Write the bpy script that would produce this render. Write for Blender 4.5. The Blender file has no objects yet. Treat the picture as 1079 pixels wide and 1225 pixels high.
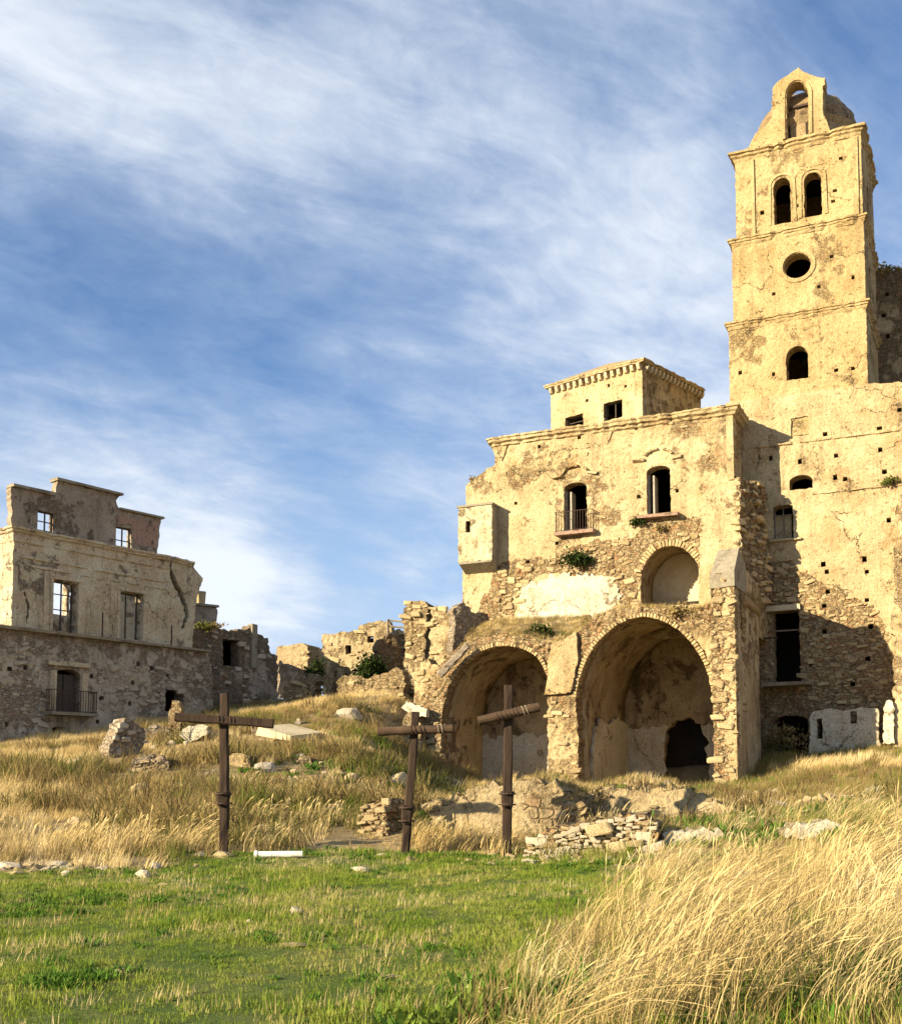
import bpy, bmesh, math, random
import numpy as np
from mathutils import Vector, Matrix, Euler
from mathutils.geometry import delaunay_2d_cdt
R = math.radians
rng = np.random.default_rng(7); random.seed(7)
S = bpy.context.scene
COL = S.collection

# ------------------------------------------------------------------ camera, sky, sun, exposure
EYE = 1.65; F = 1400.0; PW, PH = 1079.0, 1225.0; PITCH = R(4.5); HORIZON = 950.0
SHIFT = (HORIZON - PH/2)/F - math.tan(PITCH)
cam_d = bpy.data.cameras.new('camera'); cam = bpy.data.objects.new('camera', cam_d); COL.objects.link(cam)
cam.location = (0, 0, EYE); cam.rotation_euler = (R(90)+PITCH, 0, 0)
cam_d.sensor_fit = 'HORIZONTAL'; cam_d.sensor_width = 36; cam_d.lens = 36*F/PW
cam_d.shift_y = SHIFT*F/PW; cam_d.clip_start = .1; cam_d.clip_end = 5000
S.camera = cam
SUN_EL = R(18.5); SUN_H = Vector((-.876, -.483)).normalized()
SUN_DIR = Vector((SUN_H.x*math.cos(SUN_EL), SUN_H.y*math.cos(SUN_EL), math.sin(SUN_EL)))
sd = bpy.data.lights.new('sun', 'SUN'); sd.energy = 5.0; sd.angle = R(.5); sd.color = (1, .835, .555)
so = bpy.data.objects.new('sun', sd); COL.objects.link(so)
so.rotation_euler = SUN_DIR.to_track_quat('Z', 'Y').to_euler(); so.location = (-30, -20, 40)
S.view_settings.view_transform = 'Standard'; S.view_settings.look = 'None'
S.view_settings.exposure = 1.4; S.view_settings.gamma = 1; S.view_settings.use_curve_mapping = False


class NT:
    """small node-tree helper"""
    def __init__(s, nt): s.t = nt; s.t.nodes.clear()
    def n(s, typ, props=None, **ins):
        nd = s.t.nodes.new(typ)
        for k, v in (props or {}).items(): setattr(nd, k, v)
        for k, v in ins.items():
            key = int(k[1:]) if k[0] == 'i' and k[1:].isdigit() else k.replace('_', ' ')
            s.set(nd, key, v)
        return nd
    def set(s, nd, key, v):
        sk = nd.inputs[key]
        if hasattr(v, 'links') or isinstance(v, bpy.types.NodeSocket): s.t.links.new(v, sk)
        elif isinstance(v, bpy.types.Node): s.t.links.new(v.outputs[0], sk)
        else:
            if isinstance(v, tuple) and len(v) == 3 and sk.type == 'RGBA': v = (*v, 1)
            sk.default_value = v
    def math(s, op, a, b=0., c=0., clamp=False):
        return s.n('ShaderNodeMath', dict(operation=op, use_clamp=clamp), i0=a, i1=b, i2=c).outputs[0]
    def mix(s, f, a, b, mode='MIX'):
        nd = s.n('ShaderNodeMix', dict(data_type='RGBA', blend_type=mode))
        s.set(nd, 0, f); s.set(nd, 6, a); s.set(nd, 7, b)
        return nd.outputs[2]
    def ramp(s, f, lo, hi):
        return s.n('ShaderNodeMapRange', dict(interpolation_type='SMOOTHSTEP'), Value=f, From_Min=lo, From_Max=hi).outputs[0]
    def noise(s, vec, scale, detail=6, rough=.6, dist=0.):
        return s.n('ShaderNodeTexNoise', None, Vector=vec, Scale=scale, Detail=detail, Roughness=rough, Distortion=dist)
    def map(s, vec, scale=(1, 1, 1), rot=(0, 0, 0), loc=(0, 0, 0)):
        return s.n('ShaderNodeMapping', None, Vector=vec, Scale=scale, Rotation=rot, Location=loc).outputs[0]


world = bpy.data.worlds.new('World'); S.world = world; world.use_nodes = True
w = NT(world.node_tree)
sky = w.n('ShaderNodeTexSky', dict(sky_type='NISHITA', sun_disc=False))
sky.sun_elevation = SUN_EL; sky.sun_rotation = math.atan2(SUN_H.x, SUN_H.y); sky.altitude = 400
sky.air_density = 1.0; sky.dust_density = .1; sky.ozone_density = 2.6
dirv = w.n('ShaderNodeTexCoord').outputs['Generated']
sep = w.n('ShaderNodeSeparateXYZ', None, Vector=dirv)
zz = w.math('ADD', w.math('MAXIMUM', sep.outputs[2], 0.), .42)
pl = w.n('ShaderNodeCombineXYZ', None, X=w.math('DIVIDE', sep.outputs[0], zz), Y=w.math('DIVIDE', sep.outputs[1], zz), Z=0.).outputs[0]
al = w.map(pl, rot=(0, 0, R(-27)))                # x now runs along the wind streaks
n1 = w.noise(w.map(al, scale=(1.0, 1.3, 1), loc=(5.7, 3.2, 0)), 1.9, 8, .56, .35)
n2 = w.noise(w.map(al, scale=(1.0, 1.9, 1), loc=(4.22, 7.75, 0)), 1.15, 3, .5, .2)
n3 = w.noise(w.map(al, scale=(1.0, 2.3, 1), loc=(1.3, .4, 0)), 4.2, 9, .64, .9)
n4 = w.noise(w.map(al, scale=(1.0, 1.6, 1), loc=(4.3, 2.4, 0)), 14., 6, .6, .4)
cl = w.math('ADD', w.math('MULTIPLY', n1.outputs[0], .50), w.math('MULTIPLY', n2.outputs[0], .75))
cl = w.math('ADD', cl, w.math('MULTIPLY', w.math('SUBTRACT', n3.outputs[0], .5), .19))
cl = w.math('ADD', cl, w.math('MULTIPLY', w.math('SUBTRACT', n4.outputs[0], .5), .16))
veil = w.math('MULTIPLY', w.ramp(sep.outputs[2], .34, .02), .80)      # thin white veil towards the horizon
cmask = w.math('MULTIPLY', w.ramp(cl, .40, .78), .92)
tint = w.mix(1., sky.outputs[0], (.78, .96, 1.16), 'MULTIPLY')
bg1 = w.n('ShaderNodeBackground', None, Color=tint, Strength=.058)
bg2 = w.n('ShaderNodeBackground', None, Color=w.mix(w.ramp(cl, .54, .80), (.46, .57, .75), (.84, .89, .95)), Strength=.43)
bgv = w.n('ShaderNodeBackground', None, Color=(.52, .68, .90), Strength=.43)
mv = w.n('ShaderNodeMixShader'); w.set(mv, 0, veil); w.set(mv, 1, bg1); w.set(mv, 2, bgv); bg1 = mv
mx = w.n('ShaderNodeMixShader'); w.set(mx, 0, cmask); w.set(mx, 1, bg1); w.set(mx, 2, bg2)
wo = w.n('ShaderNodeOutputWorld'); w.set(wo, 0, mx)

# ------------------------------------------------------------------ helpers: projection, noise
def ray(px, py):
    u = (px - PW/2)/F; v = (PH/2 - py)/F + SHIFT
    return np.array([u, math.cos(PITCH) - v*math.sin(PITCH), math.sin(PITCH) + v*math.cos(PITCH)])
def at(px, py, Y):
    d = ray(px, py); return np.array([0, 0, EYE]) + d*(Y/d[1])

def _h(i, j, k, s):
    x = (i.astype(np.int64)*374761393 + j.astype(np.int64)*668265263 + k.astype(np.int64)*2147483647 + s*974634777) & 0xFFFFFFFF
    x = ((x ^ (x >> 13))*1274126177) & 0xFFFFFFFF
    x = ((x ^ (x >> 16))*2246822519) & 0xFFFFFFFF
    return ((x ^ (x >> 15)) & 0xFFFFFF)/float(0xFFFFFF)
def vnoise(P, s=0):
    I = np.floor(P); f = P - I; f = f*f*(3-2*f); I = I.astype(np.int64); r = 0
    for a in (0, 1):
        for b in (0, 1):
            for c in (0, 1):
                wgt = (f[:, 0] if a else 1-f[:, 0])*(f[:, 1] if b else 1-f[:, 1])*(f[:, 2] if c else 1-f[:, 2])
                r = r + wgt*_h(I[:, 0]+a, I[:, 1]+b, I[:, 2]+c, s)
    return r
def fbm(P, o=4, s=0):
    r = 0; a = .5; t = 0
    for i in range(o): r = r + a*vnoise(P*2.03**i + i*17.3, s+i); t += a; a *= .5
    return r/t - .5
def worley2(P, s=0):
    I = np.floor(P).astype(np.int64); d1 = np.full(len(P), 9.); d2 = d1.copy(); z = np.zeros(len(P), np.int64)
    for a in (-1, 0, 1):
        for b in (-1, 0, 1):
            i, j = I[:, 0]+a, I[:, 1]+b
            d = np.hypot(i+_h(i, j, z, s)-P[:, 0], j+_h(i, j, z, s+5)-P[:, 1])
            d2 = np.where(d < d1, d1, np.minimum(d2, d)); d1 = np.minimum(d1, d)
    return d1, d2
def inside(poly, pts):
    poly = np.asarray(poly); x, y = pts[:, 0], pts[:, 1]; r = np.zeros(len(pts), bool)
    x0, y0 = poly[-1]
    for x1, y1 in poly:
        c = ((y1 > y) != (y0 > y))
        if abs(y0-y1) > 1e-12: r ^= c & (x < (x0-x1)*(y-y1)/(y0-y1)+x1)
        x0, y0 = x1, y1
    return r
def spline(pts, k=6):
    P = np.asarray(pts, float); out = []
    for i in range(len(P)-1):
        p0, p1, p2, p3 = P[max(i-1, 0)], P[i], P[i+1], P[min(i+2, len(P)-1)]
        for t in np.arange(k)/k:
            out.append(.5*((2*p1)+(-p0+p2)*t+(2*p0-5*p1+4*p2-p3)*t*t+(-p0+3*p1-3*p2+p3)*t**3))
    out.append(P[-1]); return np.array(out)

# ------------------------------------------------------------------ helpers: objects
def thing(name, label, cat, loc=(0, 0, 0), group=None):
    o = bpy.data.objects.new(name, None); COL.objects.link(o); o.location = tuple(loc); o.empty_display_size = .3
    return tag(o, label, cat, group)
def tag(o, label, cat, group=None, kind=None):
    o['label'] = label; o['category'] = cat
    if group: o['group'] = group
    if kind: o['kind'] = kind
    return o
def mesh(name, V, Fc, mat, parent=None, smooth=False, attr=None, kind=None):
    V = np.asarray(V, float)
    off = np.zeros(3)
    q = parent
    while q is not None: off += np.array(q.location); q = q.parent
    me = bpy.data.meshes.new(name); me.from_pydata((V-off).tolist(), [], [list(map(int, f)) for f in Fc]); me.materials.append(mat)
    if smooth: me.shade_smooth()
    for k, a in (attr or {}).items():
        at_ = me.attributes.new(k, 'FLOAT', 'POINT'); at_.data.foreach_set('value', np.asarray(a, np.float32))
    me.update()
    o = bpy.data.objects.new(name, me); COL.objects.link(o); o.parent = parent
    if kind: o['kind'] = kind
    return o
def put(name, me, M, parent=None):
    """an object sharing mesh data, at world matrix M, under parent (whose own frame is a plain offset)"""
    o = bpy.data.objects.new(name, me); COL.objects.link(o); o.parent = parent
    off = Vector((0, 0, 0)); q = parent
    while q is not None: off += q.location; q = q.parent
    o.matrix_basis = Matrix.Translation(-off) @ M
    return o
class MB:
    def __init__(s): s.v = []; s.f = []
    def add(s, V, Fc):
        b = len(s.v); s.v += [tuple(x) for x in V]; s.f += [tuple(i+b for i in f) for f in Fc]
    def box(s, c, a, b, d, jit=0.):
        """centre and three half-extent vectors (right handed)"""
        c, a, b, d = map(np.asarray, (c, a, b, d)); V = []
        for k in (-1, 1):
            for j in (-1, 1):
                for i in (-1, 1): V.append(c+i*a+j*b+k*d+(rng.normal(0, jit, 3) if jit else 0))
        s.add(V, [(0, 2, 3, 1), (4, 5, 7, 6), (0, 1, 5, 4), (2, 6, 7, 3), (0, 4, 6, 2), (1, 3, 7, 5)])
    def tube(s, P, r, n=6, cap=True, wob=0.):
        P = np.asarray(P, float); r = np.broadcast_to(r, (len(P),)); V = []
        for i, p in enumerate(P):
            t = P[min(i+1, len(P)-1)]-P[max(i-1, 0)]; t = t/np.linalg.norm(t)
            a = np.cross(t, [0, 0, 1] if abs(t[2]) < .9 else [1, 0, 0]); a /= np.linalg.norm(a); b = np.cross(t, a)
            for k in range(n):
                q = 2*math.pi*k/n; rr = r[i]*(1+(rng.normal(0, wob) if wob else 0))
                V.append(p+rr*(math.cos(q)*a+math.sin(q)*b))
        Fc = [(i*n+k, i*n+(k+1) % n, (i+1)*n+(k+1) % n, (i+1)*n+k) for i in range(len(P)-1) for k in range(n)]
        if cap: Fc += [tuple(range(n))[::-1], tuple((len(P)-1)*n+k for k in range(n))]
        s.add(V, Fc)
    def obj(s, name, mat, parent=None, **k): return mesh(name, s.v, s.f, mat, parent, **k)

class Plane:
    """a vertical wall plane: origin (x, y), unit direction u to the right as seen from outside; n points outwards"""
    def __init__(s, o, u):
        s.o = np.array([o[0], o[1], 0.]); s.u = np.array([u[0], u[1], 0.]); s.u /= np.linalg.norm(s.u)
        s.n = np.array([s.u[1], -s.u[0], 0.])
    def off(s, d): return Plane((s.o+s.n*d)[:2], s.u[:2])
    def pt(s, st, z, d=0.): return s.o + s.u*st + np.array([0, 0, z]) + s.n*d
    def st(s, px, py, d=0.):
        r = ray(px, py); c = np.array([0, 0, EYE]); k = (d-(c-s.o)@s.n)/(r@s.n); p = c+k*r
        return np.array([(p-s.o)@s.u, p[2]])
    def poly(s, pts, d=0.): return np.array([s.st(x, y, d) for x, y in pts])
    def side(s, st, d=0.):                       # plane of the right-hand side wall that starts at st and runs back
        o = s.pt(st, 0, d); return Plane(o[:2], -s.n[:2])

def resample(poly, res, rough=0., closed=True):
    P = np.asarray(poly, float); out = []; n = len(P)
    for i in range(n if closed else n-1):
        a, b = P[i], P[(i+1) % n]; L = np.linalg.norm(b-a); k = max(1, int(round(L/res)))
        d = (b-a)/max(L, 1e-9); nn = np.array([-d[1], d[0]])
        for j in range(k):
            p = a+(b-a)*j/k
            if rough and j: p = p+nn*rng.normal(0, rough)+d*rng.normal(0, rough*.5)
            out.append(p)
    if not closed: out.append(P[-1])
    return np.array(out)

def slab(name, pl, outline, holes=(), thick=.6, res=.14, mat=None, parent=None, rub=.3, rub_polys=(), amp=.05, rough=.03, hrough=.012,
         off=0., cell=.34, seed=0, bow=.04):
    """a masonry wall of real thickness with openings: outline / holes in (s, z); stones stand proud where 'rubble' is high"""
    loops = [resample(outline, res*1.1, rough)] + [resample(h, res*1.1, hrough) for h in holes]
    lo = loops[0].min(0); hi = loops[0].max(0)
    gx, gy = np.meshgrid(np.arange(lo[0], hi[0], res), np.arange(lo[1], hi[1], res))
    gx = gx + (np.arange(gx.shape[0]) % 2)[:, None]*res*.5
    G = np.c_[gx.ravel(), gy.ravel()] + rng.uniform(-.22, .22, (gx.size, 2))*res
    B = np.vstack(loops)
    keep = inside(loops[0], G)
    for h in loops[1:]: keep &= ~inside(h, G)
    G = G[keep]
    # drop grid points that crowd the outlines
    cellid = {}
    for p in B: cellid.setdefault((int(p[0]//res), int(p[1]//res)), []).append(p)
    def ok(p):
        i, j = int(p[0]//res), int(p[1]//res)
        for a in (-1, 0, 1):
            for b in (-1, 0, 1):
                for q in cellid.get((i+a, j+b), ()):
                    if (q[0]-p[0])**2+(q[1]-p[1])**2 < (res*.45)**2: return False
        return True
    G = np.array([p for p in G if ok(p)]) if len(G) else G.reshape(0, 2)
    P = np.vstack([B, G]); E = []; b = 0
    for l in loops:
        n = len(l); E += [(b+i, b+(i+1) % n) for i in range(n)]; b += n
    r = delaunay_2d_cdt([Vector(p) for p in P], E, [], 0, 1e-5)
    V2 = np.array([tuple(v) for v in r[0]]); T = np.array([f for f in r[2] if len(f) == 3])
    c = V2[T].mean(1); k = inside(loops[0], c)
    for h in loops[1:]: k &= ~inside(h, c)
    T = T[k]
    a = V2[T[:, 1]]-V2[T[:, 0]]; bb = V2[T[:, 2]]-V2[T[:, 0]]
    flip = (a[:, 0]*bb[:, 1]-a[:, 1]*bb[:, 0]) < 0; T[flip] = T[flip][:, ::-1]
    used = np.unique(T); remap = -np.ones(len(V2), int); remap[used] = np.arange(len(used)); T = remap[T]; V2 = V2[used]
    Q = np.c_[V2, np.full(len(V2), seed*3.7)]
    rb = np.full(len(V2), float(rub)) + fbm(Q*.55, 4, seed)*1.1
    for poly, val in rub_polys:
        jit = np.c_[fbm(Q*1.3, 3, seed+3), fbm(Q*1.3+9, 3, seed+4)]*.9
        rb = np.where(inside(poly, V2+jit), val + fbm(Q*1.7, 3, seed+2)*.5, rb)
    rb = np.clip(rb, 0, 1)
    wp = np.c_[V2[:, 0]/cell*.85, V2[:, 1]/cell*1.25] + np.c_[fbm(Q*2, 2, 11), fbm(Q*2+5, 2, 12)]*.7
    d1, d2 = worley2(wp, seed)
    st = np.clip((d2-d1)*2.4, 0, 1)
    e1, e2 = worley2(wp*2.2+3, seed+9); st = np.where(fbm(Q*1.1, 3, seed+15) > .0, st, np.clip((e2-e1)*2.2, 0, 1)*.7)
    cv = np.clip((fbm(Q*1.5, 5, seed+19)-.10)*6, 0, 1)                     # eroded hollows
    D = off + rb*amp*(st*1.6-.8) + fbm(Q*.45, 3, seed+7)*bow*2 + fbm(Q*5, 3, seed+9)*(.02+.07*rb) - rb*.015 - cv*rb*amp*1.5
    n = len(V2)
    base = pl.o+np.outer(V2[:, 0], pl.u)+np.outer(V2[:, 1], [0, 0, 1])
    fr = base+np.outer(D, pl.n); bk = base+np.outer(np.full(n, off-thick), pl.n)
    # boundary edges -> reveals and top of the wall
    ed = {}
    for t in T:
        for i in range(3):
            e = (t[i], t[(i+1) % 3]); ed[e] = 1
    bnd = [e for e in ed if (e[1], e[0]) not in ed]
    nm = max(1, int(round(thick/.3))); V = [fr]; bidx = sorted({i for e in bnd for i in e}); mp = {v: i for i, v in enumerate(bidx)}
    for m in range(1, nm):
        q = fr[bidx]*(1-m/nm)+bk[bidx]*(m/nm) + rng.normal(0, .012+.02*amp/.05*rub, (len(bidx), 3)); V.append(q)
    V.append(bk); nb = len(bidx); ob = n+(nm-1)*nb
    lay = lambda v, m: v if m == 0 else (ob+v if m == nm else n+(m-1)*nb+mp[v])
    Fc = [tuple(t) for t in T] + [tuple(ob+i for i in t[::-1]) for t in T]
    for x, y in bnd:
        for m in range(nm): Fc.append((lay(y, m), lay(x, m), lay(x, m+1), lay(y, m+1)))
    att = np.concatenate([rb] + [np.full(nb, min(1, rub+.35))]*(nm-1) + [rb])
    return mesh(name, np.vstack(V), Fc, mat, parent, attr={'rubble': att})

def rect(s0, z0, s1, z1): return np.array([(s0, z0), (s1, z0), (s1, z1), (s0, z1)])
def pxrect(pl, x0, y0, x1, y1, d=0.):
    """an upright opening on the plane from a left/right column and top/bottom row (taken at its middle)"""
    a = pl.st(x0, (y0+y1)/2, d)[0]; b = pl.st(x1, (y0+y1)/2, d)[0]; xm = (x0+x1)/2
    return rect(a, pl.st(xm, y1, d)[1], b, pl.st(xm, y0, d)[1])
def archrect(pl, x0, y0, x1, y1, rise=1., d=0., k=10):
    (a, z0), (b, _), (_, z1), _ = pxrect(pl, x0, y0, x1, y1, d)
    h = (b-a)/2*rise; zc = z1-h
    return np.array([(a, z0), (b, z0)]+[((a+b)/2+math.cos(t)*(b-a)/2, zc+math.sin(t)*h) for t in np.linspace(0, math.pi, k)])
def hole_at(pl, x, y, sz=.13):
    s, z = pl.st(x, y); a = sz*rng.uniform(.8, 1.2)/2*1.1; b = sz*rng.uniform(.8, 1.25)/2*1.1
    return np.array([(s-a, z-b), (s+a, z-b*rng.uniform(.7, 1)), (s+a*.9, z+b), (s-a, z+b*rng.uniform(.8, 1.1))])
def room(name, pl, s0, s1, z0, z1, d0, d1, mat, parent, t=.25, roof=True):
    """side walls, back wall, floor and roof behind a front wall (d0 nearer than d1)"""
    m = MB(); u, n, k = pl.u, pl.n, np.array([0, 0, 1.]); sm, dm, zm = (s0+s1)/2, (d0+d1)/2, (z0+z1)/2
    hs, hd, hz = (s1-s0)/2, abs(d0-d1)/2, (z1-z0)/2
    m.box(pl.pt(s0+t/2, zm, dm), u*t/2, -n*hd, k*hz); m.box(pl.pt(s1-t/2, zm, dm), u*t/2, -n*hd, k*hz)
    m.box(pl.pt(sm, zm, d1+t/2), u*(hs-t), -n*t/2, k*hz)
    m.box(pl.pt(sm, z0+t/2, dm+t/2), u*(hs-t), -n*(hd-t/2), k*t/2)
    if roof: m.box(pl.pt(sm, z1-t/2, dm+t/2), u*(hs-t), -n*(hd-t/2), k*t/2)
    return m.obj(name, mat, parent)
def box_on(name, pl, s0, z0, s1, z1, d0, d1, mat, parent, jit=0.):
    m = MB(); m.box(pl.pt((s0+s1)/2, (z0+z1)/2, (d0+d1)/2), pl.u*(s1-s0)/2, -pl.n*abs(d1-d0)/2, np.array([0, 0, (z1-z0)/2]), jit)
    return m.obj(name, mat, parent)
def cornice(name, pts, prof, mat, parent, step=.22, jit=.016, worn=.16):
    """a moulding swept along a plan polyline; profile = [(out, z)] from bottom to top"""
    P = np.asarray(pts, float); seg = P[1:]-P[:-1]; seg /= np.linalg.norm(seg, axis=1)[:, None]
    nn = np.c_[seg[:, 1], -seg[:, 0], np.zeros(len(seg))]; rows = []
    for i in range(len(P)):
        if i == 0: m = nn[0]
        elif i == len(P)-1: m = nn[-1]
        else:
            m = nn[i-1]+nn[i]; m = m/(m@nn[i])
        rows.append((P[i], m))
        if i < len(P)-1:
            k = int(np.linalg.norm(P[i+1]-P[i])/step)
            for j in range(1, k): rows.append((P[i]+(P[i+1]-P[i])*j/k, nn[i]))
    prof = [(-.2, prof[0][1])]+list(prof)+[(-.2, prof[-1][1])]; V = []; np_ = len(prof)
    for p, m in rows:
        w_ = rng.normal(0, jit)-(rng.uniform(.04, .14) if rng.random() < worn else 0)
        for o, z in prof: V.append(p+m*(o+(w_+rng.normal(0, jit*.6) if o > 0 else 0))+np.array([0, 0, z+(rng.normal(0, jit*.6) if o > 0 else 0)]))
    Fc = [(i*np_+k, (i+1)*np_+k, (i+1)*np_+(k+1) % np_, i*np_+(k+1) % np_) for i in range(len(rows)-1) for k in range(np_)]
    Fc += [tuple(range(np_)), tuple((len(rows)-1)*np_+k for k in range(np_))[::-1]]
    return mesh(name, V, Fc, mat, parent, attr={'rubble': np.full(len(V), .25)})

# ------------------------------------------------------------------ materials
def newmat(name):
    m = bpy.data.materials.new(name); m.use_nodes = True; return m, NT(m.node_tree)
def finish(t, col, bump=None, dist=.03, strength=.8, rough=.95, spec=.1):
    kw = {}
    b = t.n('ShaderNodeBsdfPrincipled', None, Base_Color=col, Roughness=rough, **{'Specular_IOR_Level': spec})
    if bump is not None: t.set(b, 'Normal', t.n('ShaderNodeBump', None, Height=bump, Distance=dist, Strength=strength))
    o = t.n('ShaderNodeOutputMaterial'); t.set(o, 0, b)
def masonry(name, plA, plB, stA, stB, mortar, cell=3.2, stain=.5, stain_col=(.10, .065, .035), red=0., lichen=0.):
    m, t = newmat(name)
    pos = t.n('ShaderNodeNewGeometry').outputs['Position']
    wob = t.n('ShaderNodeVectorMath', dict(operation='MULTIPLY_ADD'), i0=t.noise(pos, 1.8, 3).outputs[1], i1=(.22, .22, .22), i2=pos).outputs[0]
    mp = t.map(wob, scale=(1, 1, 1.7))
    big = t.noise(pos, .45, 6, .62).outputs[0]; mid = t.noise(pos, 1.9, 7, .65).outputs[0]; fine = t.noise(pos, 14, 6, .7).outputs[0]
    sel = t.ramp(mid, .47, .53)
    v1 = t.n('ShaderNodeTexVoronoi', None, Vector=mp, Scale=cell); v1b = t.n('ShaderNodeTexVoronoi', None, Vector=mp, Scale=cell*2.1)
    v2 = t.n('ShaderNodeTexVoronoi', dict(feature='DISTANCE_TO_EDGE'), Vector=mp, Scale=cell); v2b = t.n('ShaderNodeTexVoronoi', dict(feature='DISTANCE_TO_EDGE'), Vector=mp, Scale=cell*2.1)
    cs = t.n('ShaderNodeSeparateColor', None, Color=t.mix(sel, v1.outputs['Color'], v1b.outputs['Color']))
    st = t.mix(cs.outputs[0], stA, stB)
    st = t.mix(t.math('MULTIPLY', cs.outputs[1], .30), st, (.20, .145, .085), 'MIX')
    if red: st = t.mix(t.math('MULTIPLY', t.ramp(cs.outputs[2], .72, .8), red), st, (.38, .21, .10))
    edge = t.mix(sel, t.ramp(v2.outputs[0], .005, .08), t.ramp(v2b.outputs[0], .005, .10))
    st = t.mix(edge, mortar, st)
    plc = t.mix(t.ramp(big, .38, .64), plA, plB)
    plc = t.mix(t.math('MULTIPLY', t.ramp(mid, .52, .72), .6), plc, (plB[0]*.72, plB[1]*.68, plB[2]*.62))
    pale = t.noise(t.map(pos, loc=(7, 3, 1)), .8, 7, .66).outputs[0]
    plc = t.mix(t.math('MULTIPLY', t.ramp(pale, .46, .66), .62), plc, (min(.8, plA[0]*1.28), min(.8, plA[1]*1.30), plA[2]*1.38))
    plc = t.mix(t.math('MULTIPLY', t.ramp(pale, .44, .34), .55*red), plc, (plB[0]*.80, plB[1]*.58, plB[2]*.48))
    rub = t.n('ShaderNodeAttribute', dict(attribute_name='rubble')).outputs['Fac']
    mk = t.math('ADD', rub, t.math('MULTIPLY', t.math('SUBTRACT', mid, .5), 1.5))
    mk = t.math('ADD', mk, t.math('MULTIPLY', t.math('SUBTRACT', fine, .5), .5)); mk = t.ramp(mk, .40, .56)
    col = t.mix(mk, plc, st)
    rain = t.noise(t.map(pos, scale=(1.7, 1.7, .13)), 1.6, 7, .68).outputs[0]
    stn = t.math('MULTIPLY', t.ramp(t.math('ADD', t.math('MULTIPLY', rain, .75), t.math('MULTIPLY', big, .25)), .50, .68), stain)
    col = t.mix(stn, col, stain_col)
    speck = t.ramp(t.noise(pos, 7.5, 5, .7).outputs[0], .60, .70)
    speck = t.math('MULTIPLY', speck, t.ramp(pale, .66, .40))
    col = t.mix(t.math('MULTIPLY', speck, .7), col, (.07, .045, .025))
    pits = t.ramp(t.noise(pos, 11, 4, .75).outputs[0], .63, .70)
    col = t.mix(t.math('MULTIPLY', pits, .5), col, (.10, .065, .035))
    vc = t.n('ShaderNodeTexVoronoi', dict(feature='DISTANCE_TO_EDGE'), Vector=t.n('ShaderNodeVectorMath', dict(operation='MULTIPLY_ADD'), i0=t.noise(pos, 1.1, 5, .7).outputs[1], i1=(1.3, 1.3, 1.3), i2=pos).outputs[0], Scale=.42)
    crk_ = t.math('MULTIPLY', t.ramp(vc.outputs[0], .008, .002), t.ramp(big, .50, .56))
    col = t.mix(t.math('MULTIPLY', crk_, .8), col, (.05, .035, .02))
    if lichen: col = t.mix(t.math('MULTIPLY', t.ramp(t.noise(pos, 1.1, 8, .7).outputs[0], .55, .68), lichen), col, (.10, .10, .05))
    col = t.mix(t.ramp(fine, .25, .8), t.mix(.55, col, (.06, .045, .03)), t.mix(.0, col, col))
    hgt = t.math('ADD', t.math('MULTIPLY', t.math('MULTIPLY', edge, mk), .7), t.math('MULTIPLY', fine, .75))
    hgt = t.math('ADD', hgt, t.math('MULTIPLY', mk, -.35)); hgt = t.math('ADD', hgt, t.math('MULTIPLY', t.math('ADD', speck, crk_), -.7))
    finish(t, col, hgt, .075, 1.)
    return m
M = {}
M['palace'] = masonry('palace_masonry', (.59, .475, .275), (.51, .39, .205), (.56, .44, .25), (.43, .315, .165), (.30, .215, .115), red=.9, stain=.40, cell=3.0)
M['rubble'] = masonry('arcade_rubble', (.55, .43, .24), (.48, .355, .18), (.55, .43, .245), (.42, .30, .155), (.25, .175, .09), red=.8, stain=.36, cell=2.6)
M['tower'] = masonry('tower_masonry', (.56, .43, .22), (.50, .365, .17), (.52, .395, .20), (.45, .325, .15), (.38, .275, .135), stain=.34, red=.55, cell=3.)
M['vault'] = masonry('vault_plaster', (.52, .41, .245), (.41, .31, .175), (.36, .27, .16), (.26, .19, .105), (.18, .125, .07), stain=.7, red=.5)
M['grey'] = masonry('grey_rubble', (.56, .49, .38), (.48, .41, .30), (.53, .455, .35), (.40, .335, .245), (.31, .25, .18), stain=.45, red=.4, stain_col=(.10, .08, .06), cell=3.)
M['stucco'] = masonry('weathered_stucco', (.70, .59, .415), (.60, .485, .32), (.46, .39, .29), (.36, .30, .215), (.32, .26, .18), stain=.6, stain_col=(.12, .09, .065))
M['attic'] = masonry('attic_render', (.42, .35, .265), (.34, .28, .205), (.34, .28, .205), (.26, .21, .15), (.24, .19, .135), stain=.5, red=.5)
M['pinkish'] = masonry('pink_render', (.46, .30, .225), (.37, .26, .19), (.30, .24, .175), (.23, .18, .13), (.22, .175, .12), stain=.45)
M['white'] = masonry('pale_plaster', (.74, .67, .52), (.66, .57, .40), (.50, .40, .25), (.40, .30, .17), (.36, .27, .16), stain=.32)
M['closet'] = masonry('closet_render', (.66, .56, .36), (.58, .47, .28), (.5, .4, .25), (.4, .3, .17), (.36, .27, .16), stain=.55)
M['pitted'] = masonry('pitted_earth', (.58, .46, .27), (.50, .385, .21), (.54, .42, .245), (.42, .315, .17), (.28, .205, .11), stain=.4, red=.5, cell=1.7)
M['farwall'] = masonry('far_wall', (.54, .425, .25), (.46, .35, .19), (.45, .345, .19), (.36, .265, .14), (.30, .22, .115), cell=2.6, stain=.45)
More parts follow.
